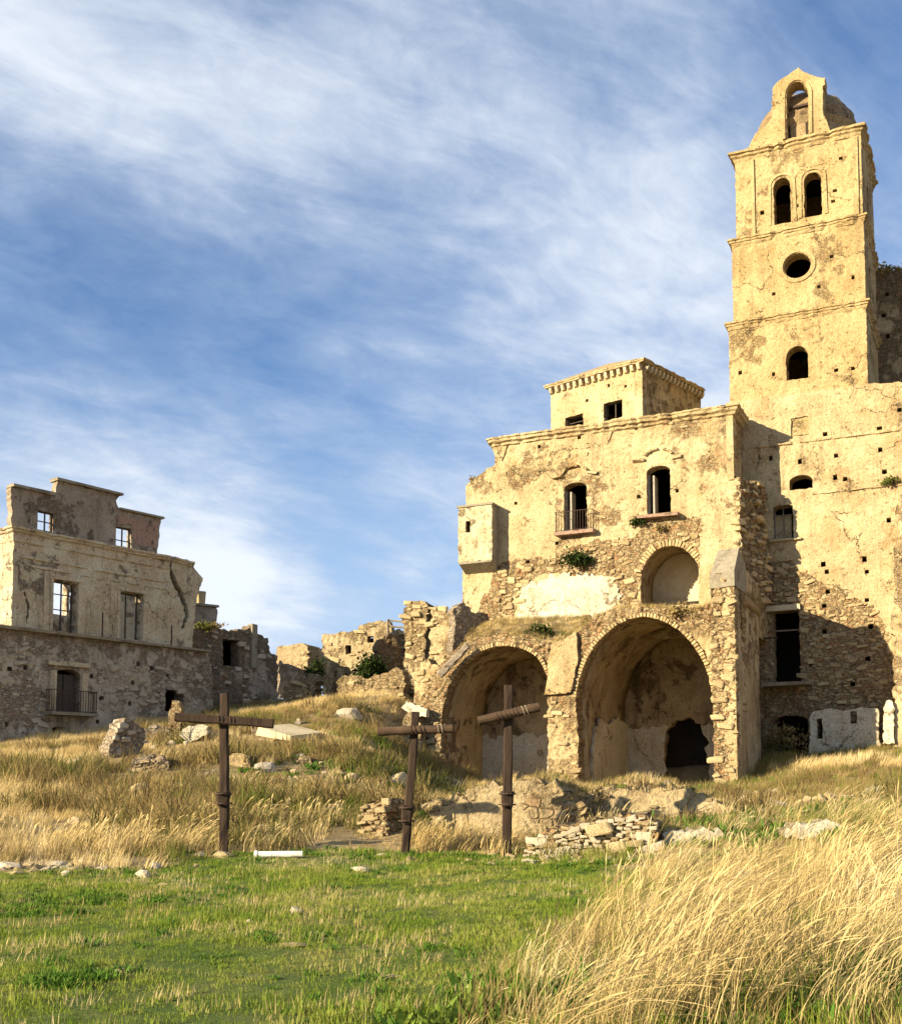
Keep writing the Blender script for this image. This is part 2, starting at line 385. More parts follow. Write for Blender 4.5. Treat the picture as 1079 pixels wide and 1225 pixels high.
def plain(name, a, b, scale=6, stretch=(1, 1, 1), rough=.9, dist=.01, rnd=0., dark=(.05, .04, .03), dk=.4):
    m, t = newmat(name)
    pos = t.n('ShaderNodeTexCoord').outputs['Object']; p = t.map(pos, scale=stretch)
    n_ = t.noise(p, scale, 7, .65).outputs[0]; n2_ = t.noise(p, scale*.25, 4).outputs[0]
    col = t.mix(t.ramp(n_, .3, .7), a, b)
    if rnd:
        r = t.n('ShaderNodeObjectInfo').outputs['Random']
        col = t.mix(t.math('MULTIPLY', r, rnd), col, (a[0]*.45, a[1]*.42, a[2]*.38))
    col = t.mix(t.math('MULTIPLY', t.ramp(n2_, .5, .7), dk), col, dark)
    finish(t, col, n_, dist, .9, rough); return m
M['stone'] = plain('loose_stone', (.56, .45, .265), (.45, .34, .185), 6, dist=.05, rnd=.6, dark=(.14, .10, .06))
M['brick'] = plain('old_brick', (.53, .41, .23), (.43, .31, .16), 9, dist=.02, rnd=.7, dark=(.14, .09, .05))
M['greystone'] = plain('grey_stone', (.48, .42, .33), (.38, .32, .24), 5, dist=.03, rnd=.4, dark=(.10, .08, .06))
M['whitestone'] = plain('pale_stone', (.56, .49, .37), (.42, .35, .24), 6, dist=.02, rnd=.5, dark=(.2, .16, .11))
M['wood'] = plain('weathered_timber', (.060, .040, .029), (.030, .021, .016), 14, (1, 1, .12), dist=.012, rnd=.4, dark=(.02, .014, .01))
M['logwood'] = plain('weathered_log', (.115, .075, .048), (.05, .034, .024), 14, (.15, 1, 1), dist=.012, rnd=.4, dark=(.03, .02, .014))
M['greywood'] = plain('grey_timber', (.28, .24, .19), (.17, .14, .105), 12, (.2, 1, 1), dist=.01, rnd=.3)
M['iron'] = plain('rusty_iron', (.045, .035, .03), (.08, .045, .03), 20, dist=.003, rough=.7)
M['rope'] = plain('frayed_rope', (.34, .29, .21), (.24, .2, .14), 30, dist=.004)
M['frame'] = plain('window_timber', (.10, .085, .07), (.06, .05, .04), 14, dist=.004)
M['paleframe'] = plain('pale_window_timber', (.36, .33, .28), (.25, .22, .18), 14, dist=.004)
M['concrete'] = plain('rendered_concrete', (.55, .47, .32), (.47, .385, .24), 4, dist=.012, dark=(.25, .19, .11), dk=.35)
M['greyrender'] = plain('grey_render', (.27, .24, .185), (.20, .175, .125), 5, dist=.02, dark=(.09, .07, .045), dk=.6)
M['pipe'] = plain('white_pipe_paint', (.74, .73, .69), (.64, .62, .57), 9, dist=.003, rough=.5, dark=(.3, .26, .2), dk=.35)
M['dome'] = plain('dome_tiles', (.27, .195, .11), (.16, .115, .07), 7, dist=.08, dark=(.04, .03, .02), dk=.6)
M['earthrock'] = plain('earthy_rock', (.50, .395, .22), (.37, .28, .15), 3, dist=.06, dark=(.13, .10, .055), dk=.7)
M['dark'] = plain('painted_shade', (.045, .036, .028), (.03, .024, .018), 3, dist=.02)  # near-black colour standing in for shade inside rooms, openings and recesses
M['roof'] = plain('weathered_roof', (.34, .25, .14), (.26, .19, .10), 6, dist=.03)

def blade_mat(name, cols, trans=.35, scale=.35):
    """cols: three tints, mixed by patch and by tuft"""
    m, t = newmat(name)
    pos = t.n('ShaderNodeNewGeometry').outputs['Position']; rnd = t.n('ShaderNodeObjectInfo').outputs['Random']
    big = t.noise(pos, scale, 4, .6).outputs[0]
    f = t.math('ADD', t.math('MULTIPLY', t.ramp(big, .33, .67), .7), t.math('MULTIPLY', rnd, .55))
    col = t.mix(t.ramp(f, .1, .62), cols[0], cols[1]); col = t.mix(t.ramp(f, .72, 1.1), col, cols[2])
    d = t.n('ShaderNodeBsdfDiffuse', None, Color=col); tr = t.n('ShaderNodeBsdfTranslucent', None, Color=col)
    mx_ = t.n('ShaderNodeMixShader'); t.set(mx_, 0, trans); t.set(mx_, 1, d); t.set(mx_, 2, tr)
    o = t.n('ShaderNodeOutputMaterial'); t.set(o, 0, mx_); return m
M['lawn'] = blade_mat('green_blades', [(.12, .19, .022), (.215, .265, .042), (.36, .335, .11)], .35, .7)
M['dry'] = blade_mat('dry_blades', [(.40, .295, .125), (.58, .45, .215), (.68, .56, .33)], .3, .35)
M['drybrown'] = blade_mat('brown_blades', [(.15, .11, .045), (.28, .21, .09), (.11, .125, .03)], .3, .3)
M['weed'] = blade_mat('weed_leaves', [(.06, .13, .02), (.10, .19, .03), (.15, .21, .04)], .3, .8)
M['bush'] = blade_mat('bush_leaves', [(.022, .038, .012), (.036, .055, .016), (.06, .075, .022)], .25, 1.2)
M['twig'] = plain('twigs', (.12, .085, .05), (.08, .055, .035), 10)

# ------------------------------------------------------------------ the lie of the land
PA0 = at(735, 600, 52); UA = (.905, -.425)
A = Plane(PA0[:2], UA)              # palace front
Bp = A.off(-2.2)                    # church wall and bell tower front
C = Bp.off(6.0)                     # arcade front
ctl = [(0, 1225, 7.5), (270, 1225, 7.5), (540, 1225, 7.5), (300, 1120, 11.3), (600, 1120, 11.3), (0, 1120, 11.2), (0, 1045, 17.5), (120, 1040, 18.2), (300, 1024, 19.6), (480, 1021, 20.),
       (620, 1022, 20.), (760, 1032, 18.4),
       (0, 960, 26.5), (0, 898, 47), (60, 1000, 22), (150, 945, 29), (150, 897, 43), (240, 874, 49), (300, 905, 36), (300, 965, 25.5), (300, 862, 52),
       (400, 846, 58), (370, 880, 44), (450, 882, 43), (470, 834, 54), (430, 965, 25), (480, 915, 36), (540, 985, 24.5), (515, 965, 36), (478, 925, 39), (505, 950, 42), (555, 962, 38), (540, 970, 31), (492, 915, 44.5),
       (590, 948, 44), (600, 985, 29), (700, 953, 42), (770, 951, 42), (640, 994, 24.5), (740, 972, 29), (870, 950, 41), (860, 976, 29), (800, 960, 36), (650, 965, 36),
       (700, 985, 22.8), (770, 985, 21.5), (850, 1000, 19.6), (850, 1038, 17.2), (960, 1018, 17.0), (1079, 1018, 15.5),
       (1079, 1225, 6.6), (800, 1225, 7.0), (800, 1110, 11.), (950, 1130, 9.8), (1079, 1096, 11.2), (1000, 932, 40), (925, 932, 43), (1079, 924, 40), (1079, 955, 25), (960, 962, 26)]
ctl += [(515, 950, 50.5), (535, 948, 51), (560, 947, 50.2), (590, 946, 49.6), (625, 946, 49), (670, 946, 48.4), (720, 946, 47.6), (770, 946, 46.8), (820, 945, 46.2), (870, 945, 45.3),
        (590, 946, 54), (770, 946, 53), (700, 946, 55), (920, 913, 48.8), (1000, 905, 48), (1079, 896, 47), (488, 900, 47.5), (478, 878, 51), (640, 946, 57)]
CP = np.array([at(*c) for c in ctl])
xtra = [(-40, 0, .3), (40, 0, .9), (0, 0, .05), (0, 3, .1), (0, -25, -.6), (-30, 20, .9), (30, 20, 2.2), (-45, 50, 3.6), (40, 50, 5), (-20, 75, 6.5), (5, 75, 7), (30, 75, 6), (-8, 64, 6.7), (0, 60, 6.9),
        (-60, 110, -6), (0, 120, -4), (60, 110, -4), (0, 300, -40), (-200, 200, -30), (200, 200, -30), (-200, -50, -8), (200, -50, -6), (0, -200, -12)]
CP = np.vstack([CP, np.array(xtra, float)])
def _k(r): return np.sqrt(r*r+.6)
_D = np.hypot(CP[:, 0][:, None]-CP[:, 0], CP[:, 1][:, None]-CP[:, 1])
_W = np.linalg.solve(_k(_D)+np.eye(len(CP))*-.15, CP[:, 2]-2.)
sA0 = C.st(512, 880)[0]; sA1 = C.st(872, 880)[0]
def gz(x, y):
    x = np.atleast_1d(np.asarray(x, float)); y = np.atleast_1d(np.asarray(y, float)); z = np.full(len(x), 2.)
    for c, wt in zip(CP, _W): z = z+wt*_k(np.hypot(x-c[0], y-c[1]))
    far = np.clip((np.hypot(x, y-25)-70)/250, 0, 1); z = z*(1-far)+(-45)*far
    Q = np.c_[x, y, x*0]; rug = np.clip((y-19)/4, 0, 1)
    z = z+fbm(Q*.45, 4, 3)*(.10+.35*rug)+fbm(Q*2.1, 3, 4)*(.05+.10*rug)
    p = np.c_[x, y]-C.o[:2]; s = p@C.u[:2]; d = p@C.n[:2]
    ins = np.clip((s-sA0)/.35, 0, 1)*np.clip((sA1-s)/.4, 0, 1)*np.clip((.15-d)/.5, 0, 1)*np.clip((d+9)/.5, 0, 1)
    return z*(1-ins)+np.minimum(z, 1.85)*ins
def ground(px, py, y0=5., y1=95.):
    ys = np.arange(y0, y1, .12); P = np.array([at(px, py, y) for y in ys]); g = gz(P[:, 0], P[:, 1])
    k = np.argmax(g >= P[:, 2]); k = k if g[k] >= P[k, 2] else len(ys)-1
    return np.array([P[k, 0], P[k, 1], g[k]])
def axis(a, b, step, far_lo, far_hi):
    c = list(np.arange(a, b, step)); lo, hi = [], []; s = step; x = a
    while x > far_lo: s *= 1.22; x -= s; lo.append(x)
    s = step; x = b
    while x < far_hi: s *= 1.22; x += s; hi.append(x)
    return np.array(lo[::-1]+c+hi)
gx = axis(-27, 25, .30, -2500, 2500); gy = axis(4, 62, .30, -2500, 3000)
XX, YY = np.meshgrid(gx, gy); ZZ = gz(XX.ravel(), YY.ravel()); nx_ = len(gx)
Vg = np.c_[XX.ravel(), YY.ravel(), ZZ]
Fg = [(j*nx_+i, j*nx_+i+1, (j+1)*nx_+i+1, (j+1)*nx_+i) for j in range(len(gy)-1) for i in range(nx_-1)]
lawn_px = [(-160, 1225), (-160, 1052), (0, 1046), (100, 1040), (180, 1044), (230, 1026), (330, 1022), (480, 1021), (620, 1024), (700, 1030), (785, 1042), (770, 1070), (700, 1110), (650, 1150), (600, 1190), (560, 1224)]
LAWN = np.array([ground(*p)[:2] for p in lawn_px]+[(-.1, 3), (-5, 3)])
def in_lawn(P, wob=.5):
    Q = np.c_[P[:, :2], P[:, 0]*0]*.9; return inside(LAWN, P[:, :2]+np.c_[fbm(Q, 3, 21), fbm(Q+7, 3, 22)]*wob*2)
m, t = newmat('ground_soil')
pos = t.n('ShaderNodeNewGeometry').outputs['Position']; lw = t.n('ShaderNodeAttribute', dict(attribute_name='lawn')).outputs['Fac']
nA = t.noise(pos, .9, 7, .65).outputs[0]; nB = t.noise(pos, 9, 6, .7).outputs[0]
dryc = t.mix(t.ramp(nA, .35, .65), (.24, .175, .085), (.33, .25, .135)); dryc = t.mix(t.ramp(nB, .5, .75), dryc, (.13, .095, .05))
grc = t.mix(t.ramp(nA, .35, .7), (.06, .10, .018), (.13, .135, .045)); grc = t.mix(t.math('MULTIPLY', t.ramp(nB, .55, .75), .5), grc, (.17, .13, .07))
finish(t, t.mix(lw, dryc, grc), nB, .06, .9)
M['ground'] = m
g_ob = mesh('ground', Vg, Fg, m, smooth=True, attr={'lawn': in_lawn(Vg).astype(float)}); g_ob['kind'] = 'structure'

# ------------------------------------------------------------------ small shared meshes: stones, bricks
def rock_mesh(name, mat, sub=1, seed=0, sq=(1, 1, 1), amp=.35, cuts=5):
    bm = bmesh.new(); bmesh.ops.create_icosphere(bm, subdivisions=sub, radius=1.)
    r = np.random.default_rng(seed); pl_ = []
    for k in range(cuts):
        v = r.normal(0, 1, 3); v /= np.linalg.norm(v); pl_.append((v, r.uniform(.55, .85)))
    for v in bm.verts:
        p = np.array(v.co)
        for n_, d_ in pl_:
            e = p@n_-d_
            if e > 0: p = p-n_*e*.92
        p = p*(1+fbm(p[None]*1.3+seed*3.1, 3, seed)[0]*amp+(fbm(p[None]*4.5+seed, 3, seed)[0]*amp*.35 if sub > 2 else 0))
        v.co = Vector(p*np.array(sq))
    me = bpy.data.meshes.new(name); bm.to_mesh(me); bm.free(); me.materials.append(mat); return me
def block_mesh(name, mat, seed, jit=.2, bev=.22):
    r = np.random.default_rng(seed); mb = MB(); mb.box((0, 0, 0), (1.2, 0, 0), (0, .8, 0), (0, 0, .68))
    me = bpy.data.meshes.new(name); me.from_pydata([tuple(np.array(v)+r.normal(0, jit, 3)) for v in mb.v], [], mb.f); me.materials.append(mat)
    bm = bmesh.new(); bm.from_mesh(me); bmesh.ops.bevel(bm, geom=bm.edges[:], offset=bev, segments=1, affect='EDGES')
    for v in bm.verts: v.co += Vector(r.normal(0, .05, 3))
    bm.to_mesh(me); bm.free(); return me
STONES = [block_mesh('wall_stone', M['stone'], 100+i) for i in range(10)]
GSTONES = [block_mesh('grey_wall_stone', M['greystone'], 140+i) for i in range(10)]
ROCKS = [rock_mesh('field_stone', M['stone'], 2, 200+i, (1, .8, .6), .5, 9) for i in range(6)]
WROCKS = [rock_mesh('pale_stone', M['whitestone'], 2, 220+i, (1, .8, .55), .5, 9) for i in range(5)]
def brick_mesh(name, mat, seed):
    r = np.random.default_rng(seed); mb = MB(); mb.box((0, 0, 0), (1, 0, 0), (0, 1, 0), (0, 0, 1))
    me = bpy.data.meshes.new(name); me.from_pydata([tuple(np.array(v)+r.normal(0, .07, 3)) for v in mb.v], [], mb.f); me.materials.append(mat)
    bm = bmesh.new(); bm.from_mesh(me); bmesh.ops.bevel(bm, geom=bm.edges[:], offset=.14, segments=1, affect='EDGES'); bm.to_mesh(me); bm.free(); return me
BRICKS = [brick_mesh('arch_brick', M['brick'], i) for i in range(6)]
def stones_on(parent, pl, polys, n, size=(.12, .26), off=0., bank=STONES, holes=(), name='stone', proud=.35):
    """single stones set in a wall face; past 300 the rest are joined in one part"""
    pts = []; polys = [np.asarray(p) for p in polys]; area = [abs(np.sum(p[:, 0]*np.roll(p[:, 1], 1)-p[:, 1]*np.roll(p[:, 0], 1)))/2 for p in polys]
    for p, a in zip(polys, area):
        k = int(n*a/sum(area)); tries = 0; got = []
        while len(got) < k and tries < k*30:
            tries += 1; q = rng.uniform(p.min(0), p.max(0)); s_ = size[0]*.55+(size[1]*1.05-size[0]*.55)*rng.random()**1.9
            if not inside(p, q[None])[0] or any(inside(h, q[None])[0] for h in holes): continue
            if any(((q-g[0])**2*np.array([1, 1.7])).sum() < (.92*(s_+g[1]))**2*.9 for g in got): continue
            got.append((q, s_))
        pts += got
    pts.sort(key=lambda g: -g[1])
    for i, (q, s_) in enumerate(pts[:300]):
        c = pl.pt(q[0], q[1], off-s_*.45+s_*proud*rng.uniform(.3, 1.0)); th = rng.normal(0, .16)
        ex = pl.u*math.cos(th)+np.array([0, 0, math.sin(th)]); ez = np.array([0, 0, math.cos(th)])-pl.u*math.sin(th); ey = np.cross(ez, ex)
        Mx = Matrix(np.c_[ex*s_*rng.uniform(.8, 1.25), ey*s_*.8, ez*s_*rng.uniform(.65, 1.05)].tolist()).to_4x4(); Mx.translation = Vector(c)
        put(name, bank[int(rng.integers(len(bank)))], Mx, parent)
    return pts
def voussoirs(parent, pl, path, off, ln=.30, wd=.17, dp=.34, skip=.12, name='brick', out=1):
    """bricks of an arch ring along an (s, z) path, standing just outside the opening"""
    P = np.asarray(path); seg = np.r_[0, np.cumsum(np.linalg.norm(P[1:]-P[:-1], axis=1))]; k = int(seg[-1]/wd)
    for i in range(k):
        if rng.random() < skip: continue
        d_ = (i+.5)*wd; s_ = np.interp(d_, seg, P[:, 0]); z_ = np.interp(d_, seg, P[:, 1])
        s2 = np.interp(d_+.12, seg, P[:, 0])-np.interp(d_-.12, seg, P[:, 0]); z2 = np.interp(d_+.12, seg, P[:, 1])-np.interp(d_-.12, seg, P[:, 1])
        L = math.hypot(s2, z2); tx, tz = s2/L, z2/L; rx, rz = -tz*out, tx*out
        tv = pl.u*tx+np.array([0, 0, tz]); rv = pl.u*rx+np.array([0, 0, rz]); dv = np.cross(tv, rv)
        l_ = ln*rng.uniform(.8, 1.15); c = pl.pt(s_+rx*(l_/2-.02), z_+rz*(l_/2-.02), off-dp/2+rng.uniform(.02, .075))
        Mx = Matrix(np.c_[tv*wd*.41, rv*l_/2, dv*dp/2].tolist()).to_4x4(); Mx.translation = Vector(c)
        put(name, BRICKS[int(rng.integers(6))], Mx, parent)

def railing(name, pl, s0, s1, z0, z1, d0, parent, gap=.12, ends=True, r=.012):
    """wrought-iron balcony: bars and rails standing d0 proud of the wall, with returns to the wall"""
    m_ = MB(); path = [pl.pt(s0, 0, 0), pl.pt(s0, 0, d0), pl.pt(s1, 0, d0), pl.pt(s1, 0, 0)]; k = np.array([0, 0, 1.])
    for z in (z0+.03, z1): m_.tube([p+k*z for p in path], r*1.3, 5)
    for a, b in zip(path[:-1], path[1:]):
        L = np.linalg.norm(b-a); c = max(2, int(L/gap))
        for i in range(c): p = a+(b-a)*(i+.5)/c; m_.tube([p+k*z0, p+k*z1], r, 4)
    return m_.obj(name, M['iron'], parent)
def window_frame(name, pl, h, d, parent, mat, w=.06, mull=(.5,), bars=(.45,), t=.05):
    (a, z0), (b, z1) = h.min(0), h.max(0); m_ = MB(); k = np.array([0, 0, 1.])
    def bar(s0, q0, s1, q1): m_.box(pl.pt((s0+s1)/2, (q0+q1)/2, d), pl.u*(s1-s0)/2, -pl.n*t/2, k*(q1-q0)/2)
    bar(a, z0, a+w, z1); bar(b-w, z0, b, z1); bar(a+w, z1-w, b-w, z1); bar(a+w, z0, b-w, z0+w)
    for f in mull: c = a+(b-a)*f; bar(c-w*.4, z0+w, c+w*.4, z1-w)
    for f in bars:
        c = z0+(z1-z0)*f; xs = [a+w]+[a+(b-a)*q for q in mull]+[b-w]
        for i in range(len(xs)-1): bar(xs[i]+(w*.4 if i else 0), c-w*.3, xs[i+1]-(w*.4 if i < len(xs)-2 else 0), c+w*.3)
    return m_.obj(name, mat, parent)

# ------------------------------------------------------------------ bell tower
bt_z = [Bp.st(950, y)[1] for y in (520, 374, 272, 168)]
sL = [Bp.st(872, 440)[0], Bp.st(875.5, 340)[0], Bp.st(879, 230)[0]]; sR = [Bp.st(1037, 420)[0], Bp.st(1034, 310)[0], Bp.st(1030, 200)[0]]
TD = 5.6; toff = [-.06, -.12, -.18]
tw = thing('bell_tower', 'tall square yellow stone bell tower with bell gable and dome on top', 'tower', Bp.pt((sL[0]+sR[0])/2, bt_z[0], -TD/2))
w1 = archrect(Bp, 940, 413, 966.5, 453, 1.)
w2a = archrect(Bp, 924.5, 210, 945, 265, 1.); w2b = archrect(Bp, 961, 203, 982, 256, 1.)
oc, oz = Bp.st(953, 316); oa, ob_ = abs(Bp.st(969, 316)[0]-Bp.st(936, 316)[0])/2, abs(Bp.st(953, 301)[1]-Bp.st(953, 331)[1])/2
ocu = np.array([(oc+oa*math.cos(q), oz+ob_*math.sin(q)) for q in np.linspace(0, 2*math.pi, 18, endpoint=False)])
putl = [[(885, 445), (925, 447), (1000, 442), (1020, 440), (1025, 470), (953, 480)], [(925, 350), (979, 341), (994, 305), (1020, 330)], [(911, 252), (955, 243), (996, 238), (998, 225), (1005, 186)]]
for i in range(3):
    hs = [[w1], [ocu], [w2a, w2b]][i]+[hole_at(Bp, *q, sz=.15) for q in putl[i]]
    slab('front_wall', Bp, rect(sL[i], bt_z[i]-.02, sR[i], bt_z[i+1]), hs, .7, .13, M['tower'], tw, rub=(.28, .16, .36)[i], amp=.045, rough=.012, off=toff[i], seed=31+i, bow=.03)
    sp = Bp.side(sR[i], toff[i])
    L = TD-.1*i; zz_ = (bt_z[i], bt_z[i+1]); hh = [archrect2 for archrect2 in ([rect(2.2, zz_[0]+1.2, 2.75, zz_[0]+2.6)] if i != 0 else [])]
    slab('side_wall', sp, rect(.705, zz_[0]-.02, L, zz_[1]), hh, .6, .16, M['tower'], tw, rub=.35, amp=.05, rough=.012, seed=41+i)
    box_on('side_return', sp, 0.02, zz_[0]-.02, .70, zz_[1], -.003, -.3, M['tower'], tw)
    # far and left walls keep the inside dark
    box_on('left_wall', Bp, sL[i], zz_[0]-.02, sL[i]+.6, zz_[1], toff[i]-.705, toff[i]-L, M['tower'], tw)
    box_on('back_wall', Bp, sL[i]+.605, zz_[0]-.02, sR[i]-.605, zz_[1], toff[i]-L+.6, toff[i]-L, M['tower'], tw)
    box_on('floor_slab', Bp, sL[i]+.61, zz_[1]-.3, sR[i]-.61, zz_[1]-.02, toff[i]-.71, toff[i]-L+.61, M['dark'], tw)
for i in range(3):
    d = toff[i]; P = [Bp.pt(sL[i], 0, d-3), Bp.pt(sL[i], 0, d), Bp.pt(sR[i], 0, d), Bp.pt(sR[i], 0, d-TD+.2)]
    P = [p+np.array([0, 0, bt_z[i+1]]) for p in P]
    pr = [(.02, -.30), (.05, -.22), (.06, -.16), (.11, -.13), (.12, -.06), (.18, -.03), (.19, .05)] if i < 2 else [(.02, -.34), (.05, -.26), (.07, -.18), (.15, -.12), (.16, -.04), (.25, .0), (.26, .10)]
    cornice('cornice', P, pr, M['tower'], tw)
# stepped surround of the twin windows, flat pilasters, ring round the oculus
for h in (w2a, w2b):
    a, b = h[0][0], h[1][0]; path = np.vstack([[(b+.12, h[0][1])], [((p[0]-(a+b)/2)*1.24+(a+b)/2, p[1]+.12) for p in h[2:]], [(a-.12, h[0][1])]])
    V = []; 
    for (s_, z_) in path:
        c_ = np.array([(a+b)/2, h[2][1]]); dv = np.array([s_, max(z_, c_[1])])-c_; dv = dv/np.linalg.norm(dv) if z_ > c_[1]+.01 else np.array([np.sign(s_-c_[0]), 0])
        for k_, e in ((0, 0.), (.05, 0), (.05, .13), (0, .13)): q = np.array([s_, z_])+dv*e; V.append(Bp.pt(q[0], q[1], toff[2]-.01+k_))
    n_ = len(path); mesh('arch_surround', V, [(i*4+k, i*4+(k+1) % 4, (i+1)*4+(k+1) % 4, (i+1)*4+k) for i in range(n_-1) for k in range(4)], M['tower'], tw, attr={'rubble': np.full(len(V), .1)})
V = []
for q in np.linspace(0, 2*math.pi, 24, endpoint=False):
    for k_, e in ((-.01, 1.04), (.045, 1.06), (.04, 1.34), (-.01, 1.38)): V.append(Bp.pt(oc+oa*e*math.cos(q), oz+ob_*e*math.sin(q), toff[1]+k_))
mesh('oculus_ring', V, [(i*4+k, ((i+1) % 24)*4+k, ((i+1) % 24)*4+(k+1) % 4, i*4+(k+1) % 4) for i in range(24) for k in range(4)], M['tower'], tw, attr={'rubble': np.full(96, .0)})
for x0, x1 in ((898, 902), (1021, 1027)):
    a = Bp.st(x0, 230)[0]; b = Bp.st(x1, 230)[0]; box_on('pilaster', Bp, a, bt_z[2]+.1, b, bt_z[3]-.35, toff[2]+.07, toff[2]-.1, M['tower'], tw, .012)
# bell gable
gb = [(893, 171), (903, 160), (912, 154), (920, 146), (923.5, 139), (924, 106), (930, 98), (937, 93), (945, 88), (950, 84), (955, 80.5), (960, 85), (968, 89), (978, 92), (987, 93), (987, 101), (984, 103), (984.5, 134), (989, 144), (994, 156)]
gb = Bp.poly(gb, toff[2]); gb[0][1] = gb[-1][1] = bt_z[3]+.05
gh = spline([(941, 159), (940.5, 118), (943, 106), (949, 99), (954, 97.5), (960, 99), (966, 107), (967, 118), (967, 154)], 3)
gh = Bp.poly(gh, toff[2]); gh[0][1] = gh[-1][1] = bt_z[3]+.25
bg_ = slab('bell_gable', Bp, gb, [gh], .75, .12, M['tower'], tw, rub=.12, amp=.03, rough=.014, hrough=.008, off=toff[2]+.02, seed=51)
g0, g1 = gh.min(0), gh.max(0)
# moulding up the gable arch and coping
for (pth, nm, e0, e1, pr_) in ((gh, 'gable_arch_moulding', .05, .17, .06),):
    V = []; c_ = (g0+g1)/2
    for i in range(len(pth)):
        q = pth[i]; tn = pth[min(i+1, len(pth)-1)]-pth[max(i-1, 0)]; tn /= np.linalg.norm(tn); nv = np.array([-tn[1], tn[0]])
        for k_, e in ((-.02, e0), (pr_, e0), (pr_, e1), (-.02, e1)): p_ = q+nv*e; V.append(Bp.pt(p_[0], p_[1], toff[2]+.03+k_))
    mesh(nm, V, [(i*4+k, i*4+(k+1) % 4, (i+1)*4+(k+1) % 4, (i+1)*4+k) for i in range(len(pth)-1) for k in range(4)], M['tower'], bg_, attr={'rubble': np.full(len(V), .1)})
zb = Bp.st(954, 133, toff[2])[1]
mb = MB(); mb.box(Bp.pt((g0[0]+g1[0])/2, Bp.st(954, 122, toff[2])[1], toff[2]-.35), Bp.u*(g1[0]-g0[0])*.52, -Bp.n*.06, np.array([0, 0, .05])); yk_ = mb.obj('bell_yoke', M['iron'], tw)
box_on('hole_shade_panel', Bp, g0[0]-.02, bt_z[3]+.1, g1[0]+.02, Bp.st(954, 131, toff[2])[1], toff[2]-.50, toff[2]-.60, M['dark'], tw)  # added near-black panel stands in for deep shade in the gable opening
# dome behind the gable
dc = Bp.pt((sL[2]+sR[2])/2+.02, bt_z[3]+.02, -TD/2-.1); ra = 2.35; V = []; nu, nv_ = 40, 12
for j in range(nv_+1):
    ph = j/nv_*math.pi/2
    for i in range(nu):
        th = 2*math.pi*i/nu; r_ = ra*math.cos(ph)*(1+rng.normal(0, .02)); V.append(dc+np.array([r_*math.cos(th), r_*math.sin(th), 2.05*math.sin(ph)+1.4]))
Fc = [(j*nu+i, j*nu+(i+1) % nu, (j+1)*nu+(i+1) % nu, (j+1)*nu+i) for j in range(nv_) for i in range(nu)]
dome = mesh('dome', V, Fc, M['dome'], tw)
mb = MB(); mb.tube([dc+np.array([0, 0, -.1]), dc+np.array([0, 0, 1.1]), dc+np.array([0, 0, 1.39])], [2.25, 2.25, 2.42], 40); mb.obj('dome_drum', M['vault'], tw)
# nave wall behind the tower
nv = Bp.off(-8.2); n_px = [(1010, 470), (1010, 318), (1052, 320), (1062, 323), (1079, 325), (1110, 322), (1180, 330), (1180, 470)]
nw = thing('nave_wall', 'high shaded stone wall behind the bell tower with weeds on top', 'wall', nv.pt(*nv.st(1060, 460)))
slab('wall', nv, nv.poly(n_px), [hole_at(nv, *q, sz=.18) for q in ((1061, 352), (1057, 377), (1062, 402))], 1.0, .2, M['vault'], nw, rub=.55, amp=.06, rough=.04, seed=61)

# ------------------------------------------------------------------ church wall right of the palace
def zB(px, py): return Bp.st(px, py)[1]
cw = thing('church_wall', 'tall rough stone church wall with dark doorway below the bell tower', 'wall', Bp.pt(Bp.st(980, 700)[0], 1.5))
wo_ = Bp.poly([(868, 925), (868, 482), (1037, 459), (1079, 457.5), (1160, 452), (1160, 925)])
h_win = pxrect(Bp, 946, 499, 967, 521); h_nich = archrect(Bp, 944, 568, 972, 585, .55); h_blind = archrect(Bp, 925, 604, 949, 645, .25)
h_door = pxrect(Bp, 925, 731, 957, 818); h_cel = archrect(Bp, 926, 856, 967, 905, .35); h_gap = pxrect(Bp, 980, 856, 991, 890)
hol = [h_win, h_nich, h_blind, h_door, h_cel, h_gap]
for q in ((987, 519), (1000, 545), (1053, 538), (1052, 512), (1058, 564), (999, 571), (1011, 573), (957, 552), (922, 548), (922, 522), (1063, 622), (985, 675), (1034, 669), (1037, 684), (989, 684), (990, 708), (1037, 718), (986, 725), (986, 756), (1042, 749), (1038, 788), (970, 795), (1020, 818), (1076, 490)):
    hol.append(hole_at(Bp, *q, sz=.19))
low_rub = Bp.poly([(868, 668), (955, 676), (985, 702), (1030, 716), (1060, 745), (1070, 800), (1070, 925), (868, 925)])
smooth_ = Bp.poly([(958, 592), (1066, 590), (1068, 690), (1030, 695), (975, 672), (955, 640)])
slab('wall', Bp, wo_, hol, .8, .125, M['palace'], cw, rub=.17, rub_polys=[(low_rub, .72), (smooth_, .0)], amp=.07, rough=.02, seed=71)
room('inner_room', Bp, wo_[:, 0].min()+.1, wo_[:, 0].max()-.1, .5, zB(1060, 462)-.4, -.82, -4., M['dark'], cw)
stones_on(cw, Bp, [Bp.poly([(958, 690), (1000, 708), (1045, 725), (1062, 760), (1062, 850), (958, 840)]), Bp.poly([(925, 665), (965, 670), (975, 725), (922, 725)])], 230, (.08, .17), holes=hol, proud=.12)
for zpx, x0, x1, h, p in ((525, 890, 1150, .07, .06), (589, 972, 1150, .06, .05)):
    a, z = Bp.st(x0, zpx)[0], Bp.st(985, zpx)[1]; b = Bp.st(x1, zpx)[0]
    cornice('string_course', [Bp.pt(a, z), Bp.pt(b, z)], [(.01, -h), (p, -h*.6), (p, h*.5), (.01, h*.9)], M['palace'], cw)
a, z = h_blind.min(0); b = h_blind.max(0)[0]
